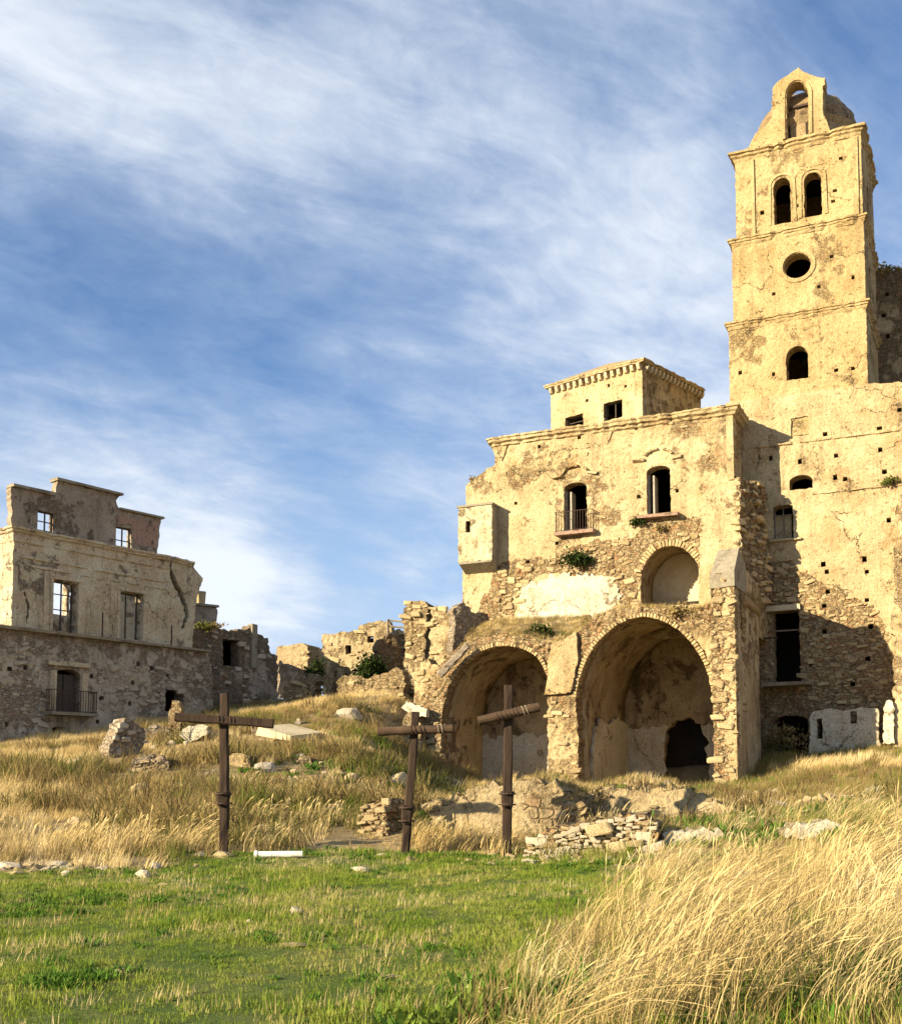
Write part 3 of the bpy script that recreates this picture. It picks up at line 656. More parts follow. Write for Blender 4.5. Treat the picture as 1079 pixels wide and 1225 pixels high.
box_on('window_sill', Bp, a-.2, z-.10, b+.35, z-.005, .14, -.2, M['palace'], cw, .01)
window_frame('window_frame', Bp, h_blind, -.35, cw, M['greywood'], .05, (.45,), (.75,))
box_on('blocking_wall', Bp, a-.05, z-.05, b-.15, h_blind.max(0)[1]-.35, -.45, -.7, M['palace'], cw, .02)
a, z0_, b, z1_ = *h_win.min(0), *h_win.max(0)
for i in range(3): box_on('window_slat', Bp, a+.01, z0_+.12+i*.23, b-.01, z0_+.24+i*.23, -.4, -.55, M['palace'], cw, .012)
(a, z0_), (b, z1_) = h_door.min(0), h_door.max(0)
box_on('door_lintel', Bp, a-.3, z1_+.01, b+.05, z1_+.27, .10, -.3, M['concrete'], cw, .012)
box_on('door_transom', Bp, a, z1_-.85, b, z1_-.79, -.3, -.38, M['greywood'], cw)
box_on('balcony_slab', Bp, a-.35, z0_-.16, b+.5, z0_-.01, 1.0, -.2, M['greyrender'], cw, .015)
mb = MB(); zr = zB(905, 768); mb.tube([Bp.pt(Bp.st(902, 768)[0], zr, 1.0), Bp.pt(a+.35, zr, 1.05)], .05, 6); mb.obj('iron_bar', M['iron'], cw)
# low plastered wall at the foot of the church wall
lp = Bp.off(1.0); lo_ = lp.poly([(968, 905), (969, 858), (972, 852), (990, 848), (1012, 850), (1030, 846), (1050, 848), (1053, 905)])
lw_ = thing('low_plaster_wall', 'low pale plastered wall with one tiny window below church wall', 'wall', lp.pt(*lp.st(1010, 900)))
slab('wall', lp, lo_, [pxrect(lp, 1017, 851.5, 1025, 866), pxrect(lp, 977, 860, 984, 884)], .4, .11, M['white'], lw_, rub=.05, amp=.03, rough=.02, seed=77)
sp_ = Bp.off(1.4); b0 = sp_.st(1063, 888)
ps = thing('stone_post', 'upright pale stone post leaning at the end of low plaster wall', 'post', sp_.pt(*b0))
slab('post', sp_, sp_.poly([(1056, 890), (1057, 846), (1060, 839), (1066, 838), (1069, 845), (1070, 890)]), [], .45, .09, M['white'], ps, rub=.4, amp=.05, rough=.02, seed=78)
ep = Bp.off(1.2)
pr = thing('end_pier', 'tall sunlit rubble pier at the right end of church wall', 'pier', ep.pt(*ep.st(1085, 890)))
slab('wall', ep, ep.poly([(1068, 900), (1070, 760), (1066, 740), (1071, 705), (1069, 660), (1074, 640), (1072, 605), (1080, 590), (1170, 585), (1170, 900)]), [], 1.15, .14, M['palace'], pr, rub=.5, rub_polys=[(ep.poly([(1060, 905), (1060, 830), (1180, 830), (1180, 905)]), 0.)], amp=.08, rough=.05, seed=79)

# ------------------------------------------------------------------ palace
pa = thing('ruined_palace', 'ruined yellow palace front with two tall arched windows above the arcade', 'building', A.pt(0, 2))
a_out = [(553, 770), (553, 690), (557, 640), (558, 580), (566, 573), (580, 563), (592, 556), (592, 546), (588, 538), (876, 472), (876, 760)]
a_out = A.poly(a_out); zt = A.st(700, 511)[1]; a_out[-3][1] = zt-.25; a_out[-2][1] = zt-.25; sR_A = a_out[-2][0]; a_out[-1][0] = sR_A
hA1 = archrect(A, 674.5, 577, 702, 636, .5); hA2 = archrect(A, 773.5, 557, 802, 616, .5)
nich = A.poly(spline([(767, 727), (767, 690), (773, 672), (785, 658), (800, 653), (816, 655), (829, 666), (835.5, 680), (836, 727)], 4)); nich[-1][1] = nich[0][1]; 
holA = [hA1, hA2, nich]+[hole_at(A, *q, sz=.16) for q in ((693, 523), (645, 534), (761, 512), (777, 500), (810, 587), (764, 594), (617, 602), (631, 672), (666, 650), (700, 506), (843, 626))]
crack1 = A.poly([(607, 530), (609.5, 529), (606, 541), (602, 551), (600.5, 552), (604, 541)]); crack2 = A.poly([(735, 503), (737.5, 502), (734, 517), (730, 527), (728.5, 527), (732, 516)])
rp = [(A.poly([(588, 680), (640, 668), (760, 640), (772, 622), (838, 622), (838, 700), (765, 700), (762, 740), (560, 770)]), .95),
      (A.poly([(618, 760), (622, 700), (660, 686), (735, 688), (742, 720), (720, 752)]), .0),
      (A.poly([(560, 600), (655, 570), (668, 640), (660, 665), (600, 676), (560, 680)]), .05), (A.poly([(840, 640), (876, 640), (876, 720), (838, 725)]), 0.)]
slab('wall', A, a_out, holA+[crack1, crack2], .65, .115, M['palace'], pa, rub=.22, rub_polys=rp, amp=.06, rough=.02, seed=81)
s0A = a_out[:, 0].min(); pw = A.poly([(619, 757), (624, 703), (662, 688), (700, 686), (733, 690), (741, 716), (722, 748), (690, 756)])
slab('plaster_patch', A, pw, [], .1, .10, M['white'], pa, rub=.10, amp=.03, rough=.10, off=.035, seed=82)
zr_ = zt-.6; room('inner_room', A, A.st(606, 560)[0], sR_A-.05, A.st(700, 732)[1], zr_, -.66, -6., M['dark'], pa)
sideA = A.side(sR_A)
slab('side_wall', sideA, rect(.66, 2, 2.18, zt-.2), [], .4, .14, M['palace'], pa, rub=.6, amp=.06, seed=83); box_on('corner_return', sideA, .0, 2, .655, zt-.25, -.002, -.3, M['palace'], pa)
cornice('cornice', [p+np.array([0, 0, zt-.25]) for p in (A.pt(A.st(588, 536)[0], 0, -.6), A.pt(A.st(588, 536)[0], 0), A.pt(sR_A, 0), A.pt(sR_A, 0, -2.1))], [(.02, -.12), (.10, -.08), (.11, .02), (.24, .08), (.25, .20), (.30, .22), (.31, .30)], M['palace'], pa, jit=.02)
for h, k_ in ((hA1, 0), (hA2, 1)):
    (a, z0_), (b, z1_) = h.min(0), h.max(0)
    box_on('window_sill', A, a-.35, z0_-.16, b+.4, z0_-.01, .38, -.1, M['pinkish'], pa, .012)
    box_on('reveal_panel', A, a+.005, z0_, a+.06, z1_-.3, -.2, -.64, M['paleframe'], pa)
    box_on('door_leaf', A, a+.22, z0_, a+.30, z1_-.35, -.25, -.8, M['paleframe'], pa)
    # broken curved hood above the window
    c_ = np.array([(a+b)/2, z1_+.28]); hw = .62
    for q0, q1 in (((165, 78), (52, 30)) if k_ == 0 else ((150, 92), (70, 25))):
        V = []; ts = np.linspace(R(q0), R(q1), 9)
        for tt in ts:
            for k2, e in ((-.05, 0), (.12, .02), (.15, .11), (-.05, .16)): V.append(A.pt(c_[0]+(hw+e)*math.cos(tt), c_[1]+(hw+e)*.7*math.sin(tt)+rng.normal(0, .012), k2+rng.normal(0, .02)))
        mesh('window_hood', V, [(i*4+k, i*4+(k+1) % 4, (i+1)*4+(k+1) % 4, (i+1)*4+k) for i in range(8) for k in range(4)]+[(0, 3, 2, 1), (32, 33, 34, 35)], M['palace'], pa, attr={'rubble': np.full(len(V), .25)})
    for sg in (-1, 1):
        bx = (a+b)/2+sg*.86; box_on('hood_bracket', A, bx-.22, z1_+.28, bx+.2, z1_+.40, .14, -.1, M['palace'], pa, .04)
(a, z0_), (b, z1_) = hA1.min(0), hA1.max(0); railing('balcony_railing', A, a-.32, b+.36, z0_, z0_+.9, .34, pa)
st_ = stones_on(pa, A, [A.poly([(595, 682), (640, 675), (632, 740), (590, 745)]), A.poly([(640, 672), (760, 645), (768, 665), (742, 688), (660, 684)]), A.poly([(740, 690), (764, 680), (762, 725), (742, 735)]), A.poly([(806, 625), (838, 625), (838, 655), (806, 648)])], 110, (.08, .2), holes=holA, proud=.35)
stones_on(pa, A, [A.poly([(600, 548), (870, 485), (870, 500), (640, 560), (600, 575)]), A.poly([(705, 570), (770, 555), (770, 640), (705, 650)])], 60, (.09, .16), holes=holA, proud=.12)
# niche behind the upper arch
n_lo, n_hi = nich.min(0), nich.max(0); ND = 1.5
def vault(name, pl, prof, d0, d1, mat, parent, seed, rubv=.4, k=8, th=.3):
    """barrel-vault inner surface swept back from an opening profile, with a back wall"""
    P = resample(prof, .22, 0, closed=False); V = []; n_ = len(P)
    for j in range(k+1):
        d_ = d0+(d1-d0)*j/k; Q = np.c_[P, np.full(n_, d_)]; w_ = fbm(Q*.9, 4, seed)*.22*(1 if 0 < j else 0)
        c_ = P.mean(0); dv = P-c_; dv /= np.linalg.norm(dv, axis=1)[:, None]
        for i in range(n_): V.append(pl.pt(P[i, 0]+dv[i, 0]*(.02+w_[i]), P[i, 1]+dv[i, 1]*(.02+w_[i]), d_))
    Fc = [(j*n_+i, j*n_+i+1, (j+1)*n_+i+1, (j+1)*n_+i) for j in range(k) for i in range(n_-1)]
    rb = np.clip(.25+fbm(np.array(V)*.8, 4, seed)*1.4, 0, 1)
    o = mesh(name, V, Fc, mat, parent, smooth=True, attr={'rubble': rb}); md = o.modifiers.new('thickness', 'SOLIDIFY'); md.thickness = th; md.offset = 1
    return o
vault('niche_vault', A, nich, -.64, -.64-ND, M['vault'], pa, 91, k=4)
slab('niche_wall', A, rect(n_lo[0]-.2, n_lo[1]-.3, n_hi[0]+.2, n_hi[1]+.2), [], .25, .16, M['concrete'], pa, rub=.2, amp=.03, off=-.64-ND, seed=92)
box_on('niche_floor', A, n_lo[0]-.1, n_lo[1]-.3, n_hi[0]+.1, n_lo[1]-.02, -.66, -.66-ND, M['palace'], pa)
voussoirs(pa, A, nich[4:-4], .0, .3, .14, .3, .2)
# projecting closet at the left end
ox = A.off(.75); o0, o1 = ox.st(548, 640)[0], ox.st(588.5, 640)[0]
zt0, zt1 = ox.st(548, 617)[1], ox.st(588, 594)[1]; zb0, zb1 = ox.st(549, 682)[1], ox.st(588, 660)[1]
zt_, zb_ = (zt0+zt1)/2, (zb0+zb1)/2
cl_h = pxrect(ox, 557, 623, 562.5, 637)
cf_ = slab('closet_front', ox, rect(o0, zb_, o1, zt_), [cl_h], .14, .11, M['closet'], pa, rub=.12, amp=.025, rough=.018, bow=.012, seed=95)
box_on('closet_side', ox.side(o1), .003, zb_, .745, zt_, 0, -.14, M['greyrender'], pa); box_on('closet_side', ox, o0, zb_, o0+.12, zt_, -.145, -.74, M['greyrender'], pa)
box_on('closet_roof', ox, o0-.05, zt_+.003, o1+.05, zt_+.10, .05, -.74, M['greyrender'], pa)
mb = MB(); V = [ox.pt(o0, zb_-.003), ox.pt(o1, zb_-.003), ox.pt(o1, zb_-.003, -.74), ox.pt(o0, zb_-.003, -.74), ox.pt(o0+.05, zb_-.10), ox.pt(o1-.05, zb_-.10), ox.pt(o1-.05, zb_-.45, -.74), ox.pt(o0+.05, zb_-.45, -.74)]
mb.add(V, [(0, 1, 2, 3), (4, 7, 6, 5), (0, 4, 5, 1), (1, 5, 6, 2), (2, 6, 7, 3), (3, 7, 4, 0)]); mb.obj('closet_soffit', M['greyrender'], pa)
# thick stump of cross wall at the right corner
stp = A.off(.45); so_ = stp.poly([(838, 760), (837, 650), (837.5, 580), (868, 576), (884, 571), (886, 590), (884, 620), (886, 640), (887, 688), (902, 700), (905, 760)])
slab('corner_stump', stp, so_, [], 2.6, .115, M['palace'], pa, rub=.15, rub_polys=[(stp.poly([(836, 640), (895, 625), (890, 720), (836, 720)]), 0.)], amp=.06, rough=.035, seed=97)
eA = stp.pt(stp.st(884, 610)[0], 0, 0); eB = Bp.pt(Bp.st(918, 610, .75)[0], 0, .75); en = Plane(eA[:2], (eB-eA)[:2]); eL = np.linalg.norm((eB-eA)[:2])
ez0, ez1 = stp.st(884, 720)[1], stp.st(884, 571)[1]; eo = np.array([(-.02, ez0), (eL-.1, ez0), (eL+.05, ez0+1.2), (eL-.08, ez1-1.6), (eL, ez1-.9), (eL-.05, ez1+.05), (eL*.5, ez1-.02), (-.02, ez1)])
slab('broken_end', en, eo, [], .5, .10, M['rubble'], pa, rub=.95, amp=.12, rough=.04, seed=98)
stones_on(pa, en, [eo], 70, (.10, .2), proud=.6)

# ------------------------------------------------------------------ roof pavilion
_a3 = A.off(-2.6); pv = Plane(_a3.pt(_a3.st(768, 460)[0], 0)[:2], (.75, -.66)); v0, v1 = pv.st(659, 490)[0], pv.st(768, 460)[0]; pvz = pv.st(712, 449)[1]; pvb = zt-1.2
pn = thing('rooftop_pavilion', 'small square rooftop pavilion with corbelled cornice on the palace roof', 'building', pv.pt((v0+v1)/2, pvb))
hp1 = pxrect(pv, 676, 497, 697.5, 511); hp2 = pxrect(pv, 721.5, 480, 744, 501)
slab('front_wall', pv, rect(v0, pvb, v1, pvz), [hp1, hp2]+[hole_at(pv, *q, sz=.14) for q in ((748, 462), (702, 479), (728, 461))], .45, .12, M['palace'], pn, rub=.2, amp=.03, rough=.01, seed=101)
sv = pv.side(v1); PD = 5.6
slab('side_wall', sv, rect(.455, pvb, PD, pvz), [], .4, .16, M['palace'], pn, rub=.35, amp=.04, rough=.01, seed=102); box_on('side_return', sv, .02, pvb, .45, pvz, -.003, -.3, M['palace'], pn)
box_on('left_wall', pv, v0, pvb, v0+.4, pvz, -.455, -PD, M['palace'], pn); box_on('back_wall', pv, v0+.405, pvb, v1-.405, pvz, -PD+.4, -PD, M['palace'], pn)
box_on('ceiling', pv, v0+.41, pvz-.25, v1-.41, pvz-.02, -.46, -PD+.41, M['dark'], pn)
cor_ = cornice('cornice', [p+np.array([0, 0, pvz]) for p in (pv.pt(v0, 0, -3), pv.pt(v0, 0), pv.pt(v1, 0), pv.pt(v1, 0, -PD))], [(.03, -.08), (.24, -.04), (.25, .03), (.28, .05), (.29, .12)], M['palace'], pn)
mb = MB()
def corbel(pl, s_, z_):
    m_ = MB(); V = []
    for sg in (-.075, .075):
        for d_, q in ((-.05, 0), (.22, 0), (.22, -.10), (.13, -.24), (-.05, -.30)): V.append(pl.pt(s_+sg, z_+q, d_))
    m_.add(V, [(0, 1, 2, 3, 4), (9, 8, 7, 6, 5)]+[(i, 5+i, 5+(i+1) % 5, (i+1) % 5) for i in range(5)]); m_.obj('corbel', M['concrete'], cor_)
for i in range(15): corbel(pv, v0+.1+(v1-v0-.2)*i/14, pvz-.085)
for i in range(16): corbel(sv, .3+(PD-.4)*i/15, pvz-.085)
rc = pv.pt((v0+v1)/2-.5, pvz+1.30, -2.0); e_ = [pv.pt(v0-.2, pvz+.125, .2), pv.pt(v1+.2, pvz+.125, .2), pv.pt(v1+.2, pvz+.125, -PD-.2), pv.pt(v0-.2, pvz+.125, -PD-.2)]
mesh('roof', e_+[rc], [(0, 1, 4), (1, 2, 4), (2, 3, 4), (3, 0, 4), (3, 2, 1, 0)], M['roof'], pn)
window_frame('window_frame', pv, hp1, -.3, pn, M['frame'], .06, (), (.55,)); window_frame('window_frame', pv, hp2, -.3, pn, M['frame'], .06, (.5,), ())

# ------------------------------------------------------------------ arcade
ar = thing('vaulted_arcade', 'broken rubble arcade with one small and one large vaulted arch', 'arcade', C.pt(0, 1.6))
c_out = [(496, 985), (498, 915), (501, 862), (509, 822), (522, 800), (535, 786), (548, 775), (562, 766), (580, 759), (602, 757), (625, 760), (645, 766), (660, 768), (678, 764), (695, 752), (712, 738), (735, 729), (760, 725), (790, 727), (815, 735), (838, 727), (862, 716), (887, 712), (887, 990)]
c_out = C.poly(c_out)
ar1 = C.poly(spline([(527, 975), (527, 880), (531, 842), (541, 813), (557, 792), (578, 778), (602, 772.5), (625, 776), (643, 787), (653, 806), (655, 832), (655, 975)], 4))
ar2 = C.poly(spline([(693, 980), (691, 880), (689, 835), (696, 803), (712, 772), (736, 749), (760, 739), (776, 738), (800, 746), (825, 766), (843, 795), (852, 830), (855, 872), (855, 980)], 4))
slab('wall', C, c_out, [ar1, ar2], .8, .115, M['rubble'], ar, rub=.58, rub_polys=[(C.poly([(660, 770), (690, 752), (692, 800), (682, 830), (654, 832)]), .15)], amp=.105, rough=.04, hrough=.025, seed=111)
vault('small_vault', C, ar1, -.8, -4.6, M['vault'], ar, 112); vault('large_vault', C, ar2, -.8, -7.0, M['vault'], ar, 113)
for a_, d_, sd_ in ((ar1, -4.6, 114), (ar2, -7.0, 115)):
    lo, hi = a_.min(0), a_.max(0)
    hh = [] if sd_ == 114 else [C.off(d_).poly([(793, 945), (795, 892), (799, 872), (808, 862), (823, 858), (838, 866), (846, 884), (850, 945)])]
    slab('back_wall', C, rect(lo[0]-.3, .8, hi[0]+.6, hi[1]+.3), hh, .4, .2, M['vault'], ar, rub=.25, amp=.04, off=d_, seed=sd_, hrough=.07)
    pz = rect(lo[0]+.0, 1.0, hi[0]+.4, lo[1]+ (hi[1]-lo[1])*.50)
    slab('lower_plaster', C, pz, hh, .1, .2, M['white'], ar, rub=.0, amp=.02, rough=.08, off=d_+.06, seed=sd_+5, hrough=.07)
for a_, q0, q1 in ((ar2, 1.6, 6.9),):
    lw2 = C.side(a_[:, 0].min()+.20); zz2 = 1.0
    slab('side_plaster', lw2, np.array([(q0+.5, .9), (q1, .9), (q1, 4.9), (q0+3.6, 5.1), (q0+2.3, 4.7), (q0+1.0, 4.9), (q0+.2, 4.0), (q0, 2.6)]), [], .12, .2, M['white'], ar, rub=.0, amp=.02, rough=.08, seed=125)
lo, hi = ar2.min(0), ar2.max(0); box_on('far_recess', C, lo[0], .8, hi[0]+2.8, hi[1]-.5, -9.6, -9.9, M['dark'], ar); slab('recess_masonry', C, np.array([(hi[0]-1.6, .8), (hi[0]+1.2, .8), (hi[0]+1.2, 4.6), (hi[0]+.2, 4.9), (hi[0]-.6, 4.2), (hi[0]-1.5, 3.0)]), [], .4, .2, M['grey'], ar, rub=.9, amp=.12, rough=.08, off=-7.7, seed=126)  # far_recess is coloured near-black for the shade at the passage end
box_on('inner_pier', C, hi[0]-1.2, .8, hi[0]-.7, hi[1]-2.2, -5.2, -6.0, M['vault'], ar, .05)
voussoirs(ar, C, ar1[12:-8], .0, .19, .13, .4, .12); voussoirs(ar, C, ar2[8:-8], .0, .19, .14, .4, .12)
gp = C.poly([(676, 766), (691, 757), (693, 790), (684, 829), (652.5, 832), (657, 812), (665, 786)])
slab('brick_spandrel', C, gp, [], .25, .11, M['rubble'], ar, rub=.12, amp=.03, rough=.015, off=.2, seed=118, cell=.2)
stones_on(ar, C, [C.poly([(500, 870), (526, 850), (526, 945), (498, 945)]), C.poly([(656, 835), (688, 835), (691, 945), (656, 945)]), C.poly([(845, 760), (884, 740), (884, 940), (857, 940), (854, 830)]), C.poly([(512, 822), (555, 780), (560, 786), (532, 830)])], 80, (.07, .22), holes=[ar1, ar2], proud=.4)
# earth and grass on top of the vaults, between the arcade and the palace front
top = resample(c_out[6:-1], .25, 0, False); V = []; rows = 12
Dd = 6.0-2.2
for j in range(rows+1):
    f = j/rows
    for s_, z_ in top:
        zb2 = A.st(600, 742)[1] if s_ < gp[0][0] else A.st(760, 738)[1]
        tz = z_-.05+f*(max(z_+.15, zb2)-z_)+.15*math.sin(f*3.1)
        V.append(C.pt(s_, tz, -.15-f*(Dd-.1)))
V = np.array(V); V[:, 2] += fbm(V*.9, 4, 5)*.5*np.clip(np.repeat(np.arange(rows+1), len(top))/3, 0, 1); nt_ = len(top)
terr = mesh('terrace_earth', V, [(j*nt_+i, j*nt_+i+1, (j+1)*nt_+i+1, (j+1)*nt_+i) for j in range(rows) for i in range(nt_-1)], M['ground'], ar, smooth=True)
TERR = V.copy()
md = terr.modifiers.new('thickness', 'SOLIDIFY'); md.thickness = .4; md.offset = -1
box_on('flank_wall', C, c_out[3][0]+.1, .8, c_out[3][0]+.75, c_out[3][1]-.2, -.81, -4.9, M['rubble'], ar, .03)
# buttress with a pointed head
bf = Bp.off(7.2); bs0, bs1 = bf.st(851, 760)[0], bf.st(879, 760)[0]; bz0 = 1.2; bz1 = bf.st(866, 685)[1]; bz2 = bf.st(878, 656)[1]
bu = thing('buttress', 'tall grey-capped buttress beside the large arch', 'buttress', bf.pt((bs0+bs1)/2, 1.4))
slab('front_wall', bf, np.array([(bs0, bz0), (bs1, bz0), (bs1, bz1+.1), (bs0, bz1-.05)]), [], .5, .11, M['rubble'], bu, rub=.75, amp=.08, rough=.02, seed=121)
sb = bf.side(bs1); DB = 5.0
zc = bz1+1.15
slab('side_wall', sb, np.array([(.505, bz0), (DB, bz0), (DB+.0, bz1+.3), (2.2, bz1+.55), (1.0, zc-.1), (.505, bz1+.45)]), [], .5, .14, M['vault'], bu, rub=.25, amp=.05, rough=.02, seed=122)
box_on('corner_return', sb, .015, bz0, .5, bz1, -.004, -.45, M['rubble'], bu)
box_on('core', bf, bs0+.1, bz0, bs1-.5, bz1, -.51, -DB, M['rubble'], bu)
V = [bf.pt(bs0-.03, bz1-.10, .04), bf.pt(bs1+.03, bz1+.05, .04), bf.pt(bs1+.03, zc, -1.0), bf.pt(bs0+.1, zc-.05, -1.0), bf.pt(bs1+.03, bz1+.55, -2.3), bf.pt(bs0+.1, bz1+.45, -2.3),
     bf.pt(bs0-.03, bz1-.6, .04), bf.pt(bs1+.03, bz1-.55, .04), bf.pt(bs1+.03, bz1-.5, -2.3), bf.pt(bs0+.1, bz1-.5, -2.3)]
mesh('cap', V, [(0, 1, 2, 3), (3, 2, 4, 5), (6, 7, 1, 0), (1, 7, 8, 4, 2), (0, 3, 5, 9, 6), (5, 4, 8, 9), (6, 9, 8, 7)], M['greyrender'], bu)
stones_on(bu, bf, [np.array([(bs0+.05, 2.0), (bs1-.05, 2.0), (bs1-.05, bz1-.7), (bs0+.05, bz1-.7)])], 45, (.10, .22), proud=.4)

# ------------------------------------------------------------------ house on the left, in the shade
P0 = at(13, 750, 50); Lp = Plane(P0[:2], (.62, .78))
th_ = thing('shaded_townhouse', 'tall grey-brown roofless townhouse with stepped attic and cracked corner', 'building', Lp.pt(4, 3))
zc_ = Lp.st(100, 650)[1]; zl_ = Lp.st(120, 763)[1]
sE = Lp.st(231, 740)[0]
up = np.array([Lp.st(13, 750), Lp.st(230, 778), Lp.st(232, 745), Lp.st(236, 715), Lp.st(243, 692), Lp.st(236, 684), Lp.st(228, 676), Lp.st(13, 636)])
up[0][1] = up[1][1] = zl_; up[-1] = (0, zc_); up[-2][1] = zc_
hw1 = pxrect(Lp, 63, 695, 93, 750); hw2 = pxrect(Lp, 143, 709, 170.5, 766); hw1[0][1] = hw1[1][1] = hw2[0][1] = hw2[1][1] = zl_+.05
crk = Lp.poly([(203, 669), (205.5, 669), (207, 685), (213, 697), (220, 712), (225, 727), (226, 738), (220, 752), (217, 752), (221.5, 737), (219, 724), (213, 710), (206, 697), (203, 685)])
crk2 = Lp.poly([(28, 708), (30, 708), (35, 722), (34.5, 735), (33, 746), (31.5, 746), (32.5, 733), (32, 722)])
slab('upper_wall', Lp, up, [hw1, hw2, crk, crk2], .6, .13, M['stucco'], th_, rub=.12, rub_polys=[(Lp.poly([(20, 655), (60, 665), (100, 700), (60, 715), (20, 705)]), .45)], amp=.035, rough=.02, hrough=.035, seed=131)
for q0, q1 in ((202, 229), (27, 37)): box_on('crack_shade_backing', Lp, Lp.st(q0, 710)[0], zl_, Lp.st(q1, 710)[0], zc_-.3, -.62, -.75, M['dark'], th_)  # dark backing added behind the cracks to shut out light
lwr = np.array([Lp.st(-90, 740), Lp.st(-90, 905), Lp.st(215, 905), Lp.st(252, 870), Lp.st(253, 810), Lp.st(247, 784)])[::-1]
lwr[-1][1] = lwr[0][1] = zl_-.02
hd = archrect(Lp, 64.5, 801, 94.5, 853, .35); hs_ = pxrect(Lp, 196, 826, 217, 852)
holL = [hd, hs_]+[hole_at(Lp, *q, sz=.2) for q in ((29, 799), (10, 801), (108, 809), (157, 817), (164, 795), (199, 809), (189, 831), (154, 842), (115, 864), (6, 867), (180, 800), (120, 836))]+[Lp.poly([(60, 872), (67, 869), (75, 871), (74, 881), (62, 881)])]
slab('lower_wall', Lp, lwr, holL, .7, .125, M['grey'], th_, rub=.48, amp=.06, rough=.03, off=.12, seed=132, cell=.32)
box_on('floor_ledge', Lp, -3.2, zl_-.14, Lp.st(246, 782)[0], zl_+.0, .42, -.5, M['greyrender'], th_, .02)
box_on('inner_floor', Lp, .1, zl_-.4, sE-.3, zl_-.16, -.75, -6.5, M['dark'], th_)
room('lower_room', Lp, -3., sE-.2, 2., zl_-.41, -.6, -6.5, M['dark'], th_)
sl = Plane(Lp.pt(0, 0)[:2]+(-Lp.n*0)[:2], Lp.n[:2])           # left return wall, sunlit
bl = Plane((Lp.pt(0, 0, -6.5))[:2], Lp.n[:2]); slab('left_wall', bl, rect(0, zl_-.1, 6.49, zc_), [], .5, .2, M['stucco'], th_, rub=.2, amp=.03, off=.0, seed=133)
cornice('cornice', [p+np.array([0, 0, zc_]) for p in (Lp.pt(0, 0, -6), Lp.pt(0, 0), Lp.pt(Lp.st(202, 666)[0], 0))], [(.02, -.5), (.06, -.46), (.06, -.12), (.18, -.06), (.19, .02), (.27, .05), (.28, .14)], M['stucco'], th_)
cornice('broken_cornice', [Lp.pt(Lp.st(205, 668)[0], zc_+.02), Lp.pt(Lp.st(229, 675)[0], zc_-.06)], [(.02, -.5), (.06, -.46), (.06, -.12), (.18, -.06), (.19, .02), (.27, .05), (.28, .14)], M['stucco'], th_)
for z_, p_ in ((zc_-1.1, .05), (zc_-1.45, .04)): cornice('string_course', [Lp.pt(.1, z_), Lp.pt(Lp.st(200, 690)[0], z_)], [(.01, -.06), (p_, -.05), (p_, .05), (.01, .06)], M['stucco'], th_)
for x0, x1 in ((14, 20), (52, 60), (96, 103), (132, 140), (173, 180)):
    a = Lp.st(x0, 720)[0]; b = Lp.st(x1, 720)[0]; box_on('pilaster_strip', Lp, a, zl_+.02, b, zc_-1.55, .035, -.1, M['stucco'], th_, .008)
# attic: three stepped walls
AT = []
at_px = [(14, 640), (13, 585), (20, 583), (66, 593.5), (69, 576), (144, 592), (139, 599), (143, 611), (192.5, 620), (188, 668)]
ao = Lp.poly(at_px, -.15); ao[0][1] = ao[-1][1] = zc_+.1
z_l = (Lp.st(20, 583, -.15)[1]+Lp.st(66, 593.5, -.15)[1])/2; ao[2][1] = z_l; ao[3][1] = z_l; ao[1][1] = z_l-.05
z_m = (ao[4][1]+ao[5][1])/2; ao[4][1] = ao[5][1] = z_m; z_r = (ao[7][1]+ao[8][1])/2; ao[7][1] = ao[8][1] = z_r
ha1 = pxrect(Lp, 45, 612, 64, 636, -.15); ha2 = pxrect(Lp, 139, 631, 157, 655, -.15)
slab('attic_wall', Lp, ao, [ha1, ha2], .35, .13, M['attic'], th_, rub=.3, amp=.03, rough=.02, off=-.15, seed=135)
slab('pink_render_patch', Lp, Lp.poly([(140, 616), (189, 624), (187, 655), (160, 652), (158, 629), (139, 627)], -.1), [], .08, .13, M['pinkish'], th_, rub=.1, amp=.02, rough=.04, off=-.105, seed=136)
for a_, b_, z_ in ((ao[2][0]-.2, ao[3][0], z_l), (ao[4][0]-.1, ao[5][0]+.1, z_m), (ao[7][0], ao[8][0]+.12, z_r)):
    box_on('coping', Lp, a_, z_+.005, b_, z_+.12, -.02, -.62, M['greyrender'], th_, .012)
window_frame('window_frame', Lp, ha1, -.3, th_, M['frame'], .07, (.55,), (.5,)); window_frame('window_frame', Lp, ha2, -.3, th_, M['frame'], .07, (.5,), (.35,))
# back wall with openings to the sky
bk = Lp.off(-6.0)
hb = [pxrect(bk, 60, 696, 80, 735), pxrect(bk, 83, 708, 93, 731)]
slab('back_wall', bk, rect(bk.st(30, 700)[0], zl_-.1, bk.st(215, 700)[0], zc_-.2), hb, .4, .2, M['stucco'], th_, rub=.35, amp=.04, rough=.03, seed=137)
window_frame('window_frame', Lp, hw1, -.45, th_, M['frame'], .07, (.55,), (.45, .75)); window_frame('window_frame', Lp, hw2, -.45, th_, M['frame'], .07, (.5,), ())
for h in (hw1, hw2):
    (a, z0_), (b, z1_) = h.min(0), h.max(0)
    for q in ((a-.16, a-.01), (b+.01, b+.16)): box_on('window_jamb', Lp, q[0], z0_, q[1], z1_+.005, .06, -.15, M['stucco'], th_, .008)
    box_on('window_lintel', Lp, a-.22, z1_+.01, b+.22, z1_+.2, .075, -.15, M['stucco'], th_, .01)
(a, z0_), (b, z1_) = hd.min(0), hd.max(0)
for q in ((a-.32, a-.02), (b+.02, b+.32)): box_on('door_jamb', Lp, q[0], z0_, q[1], z1_-.12, .22, .0, M['stucco'], th_, .012)
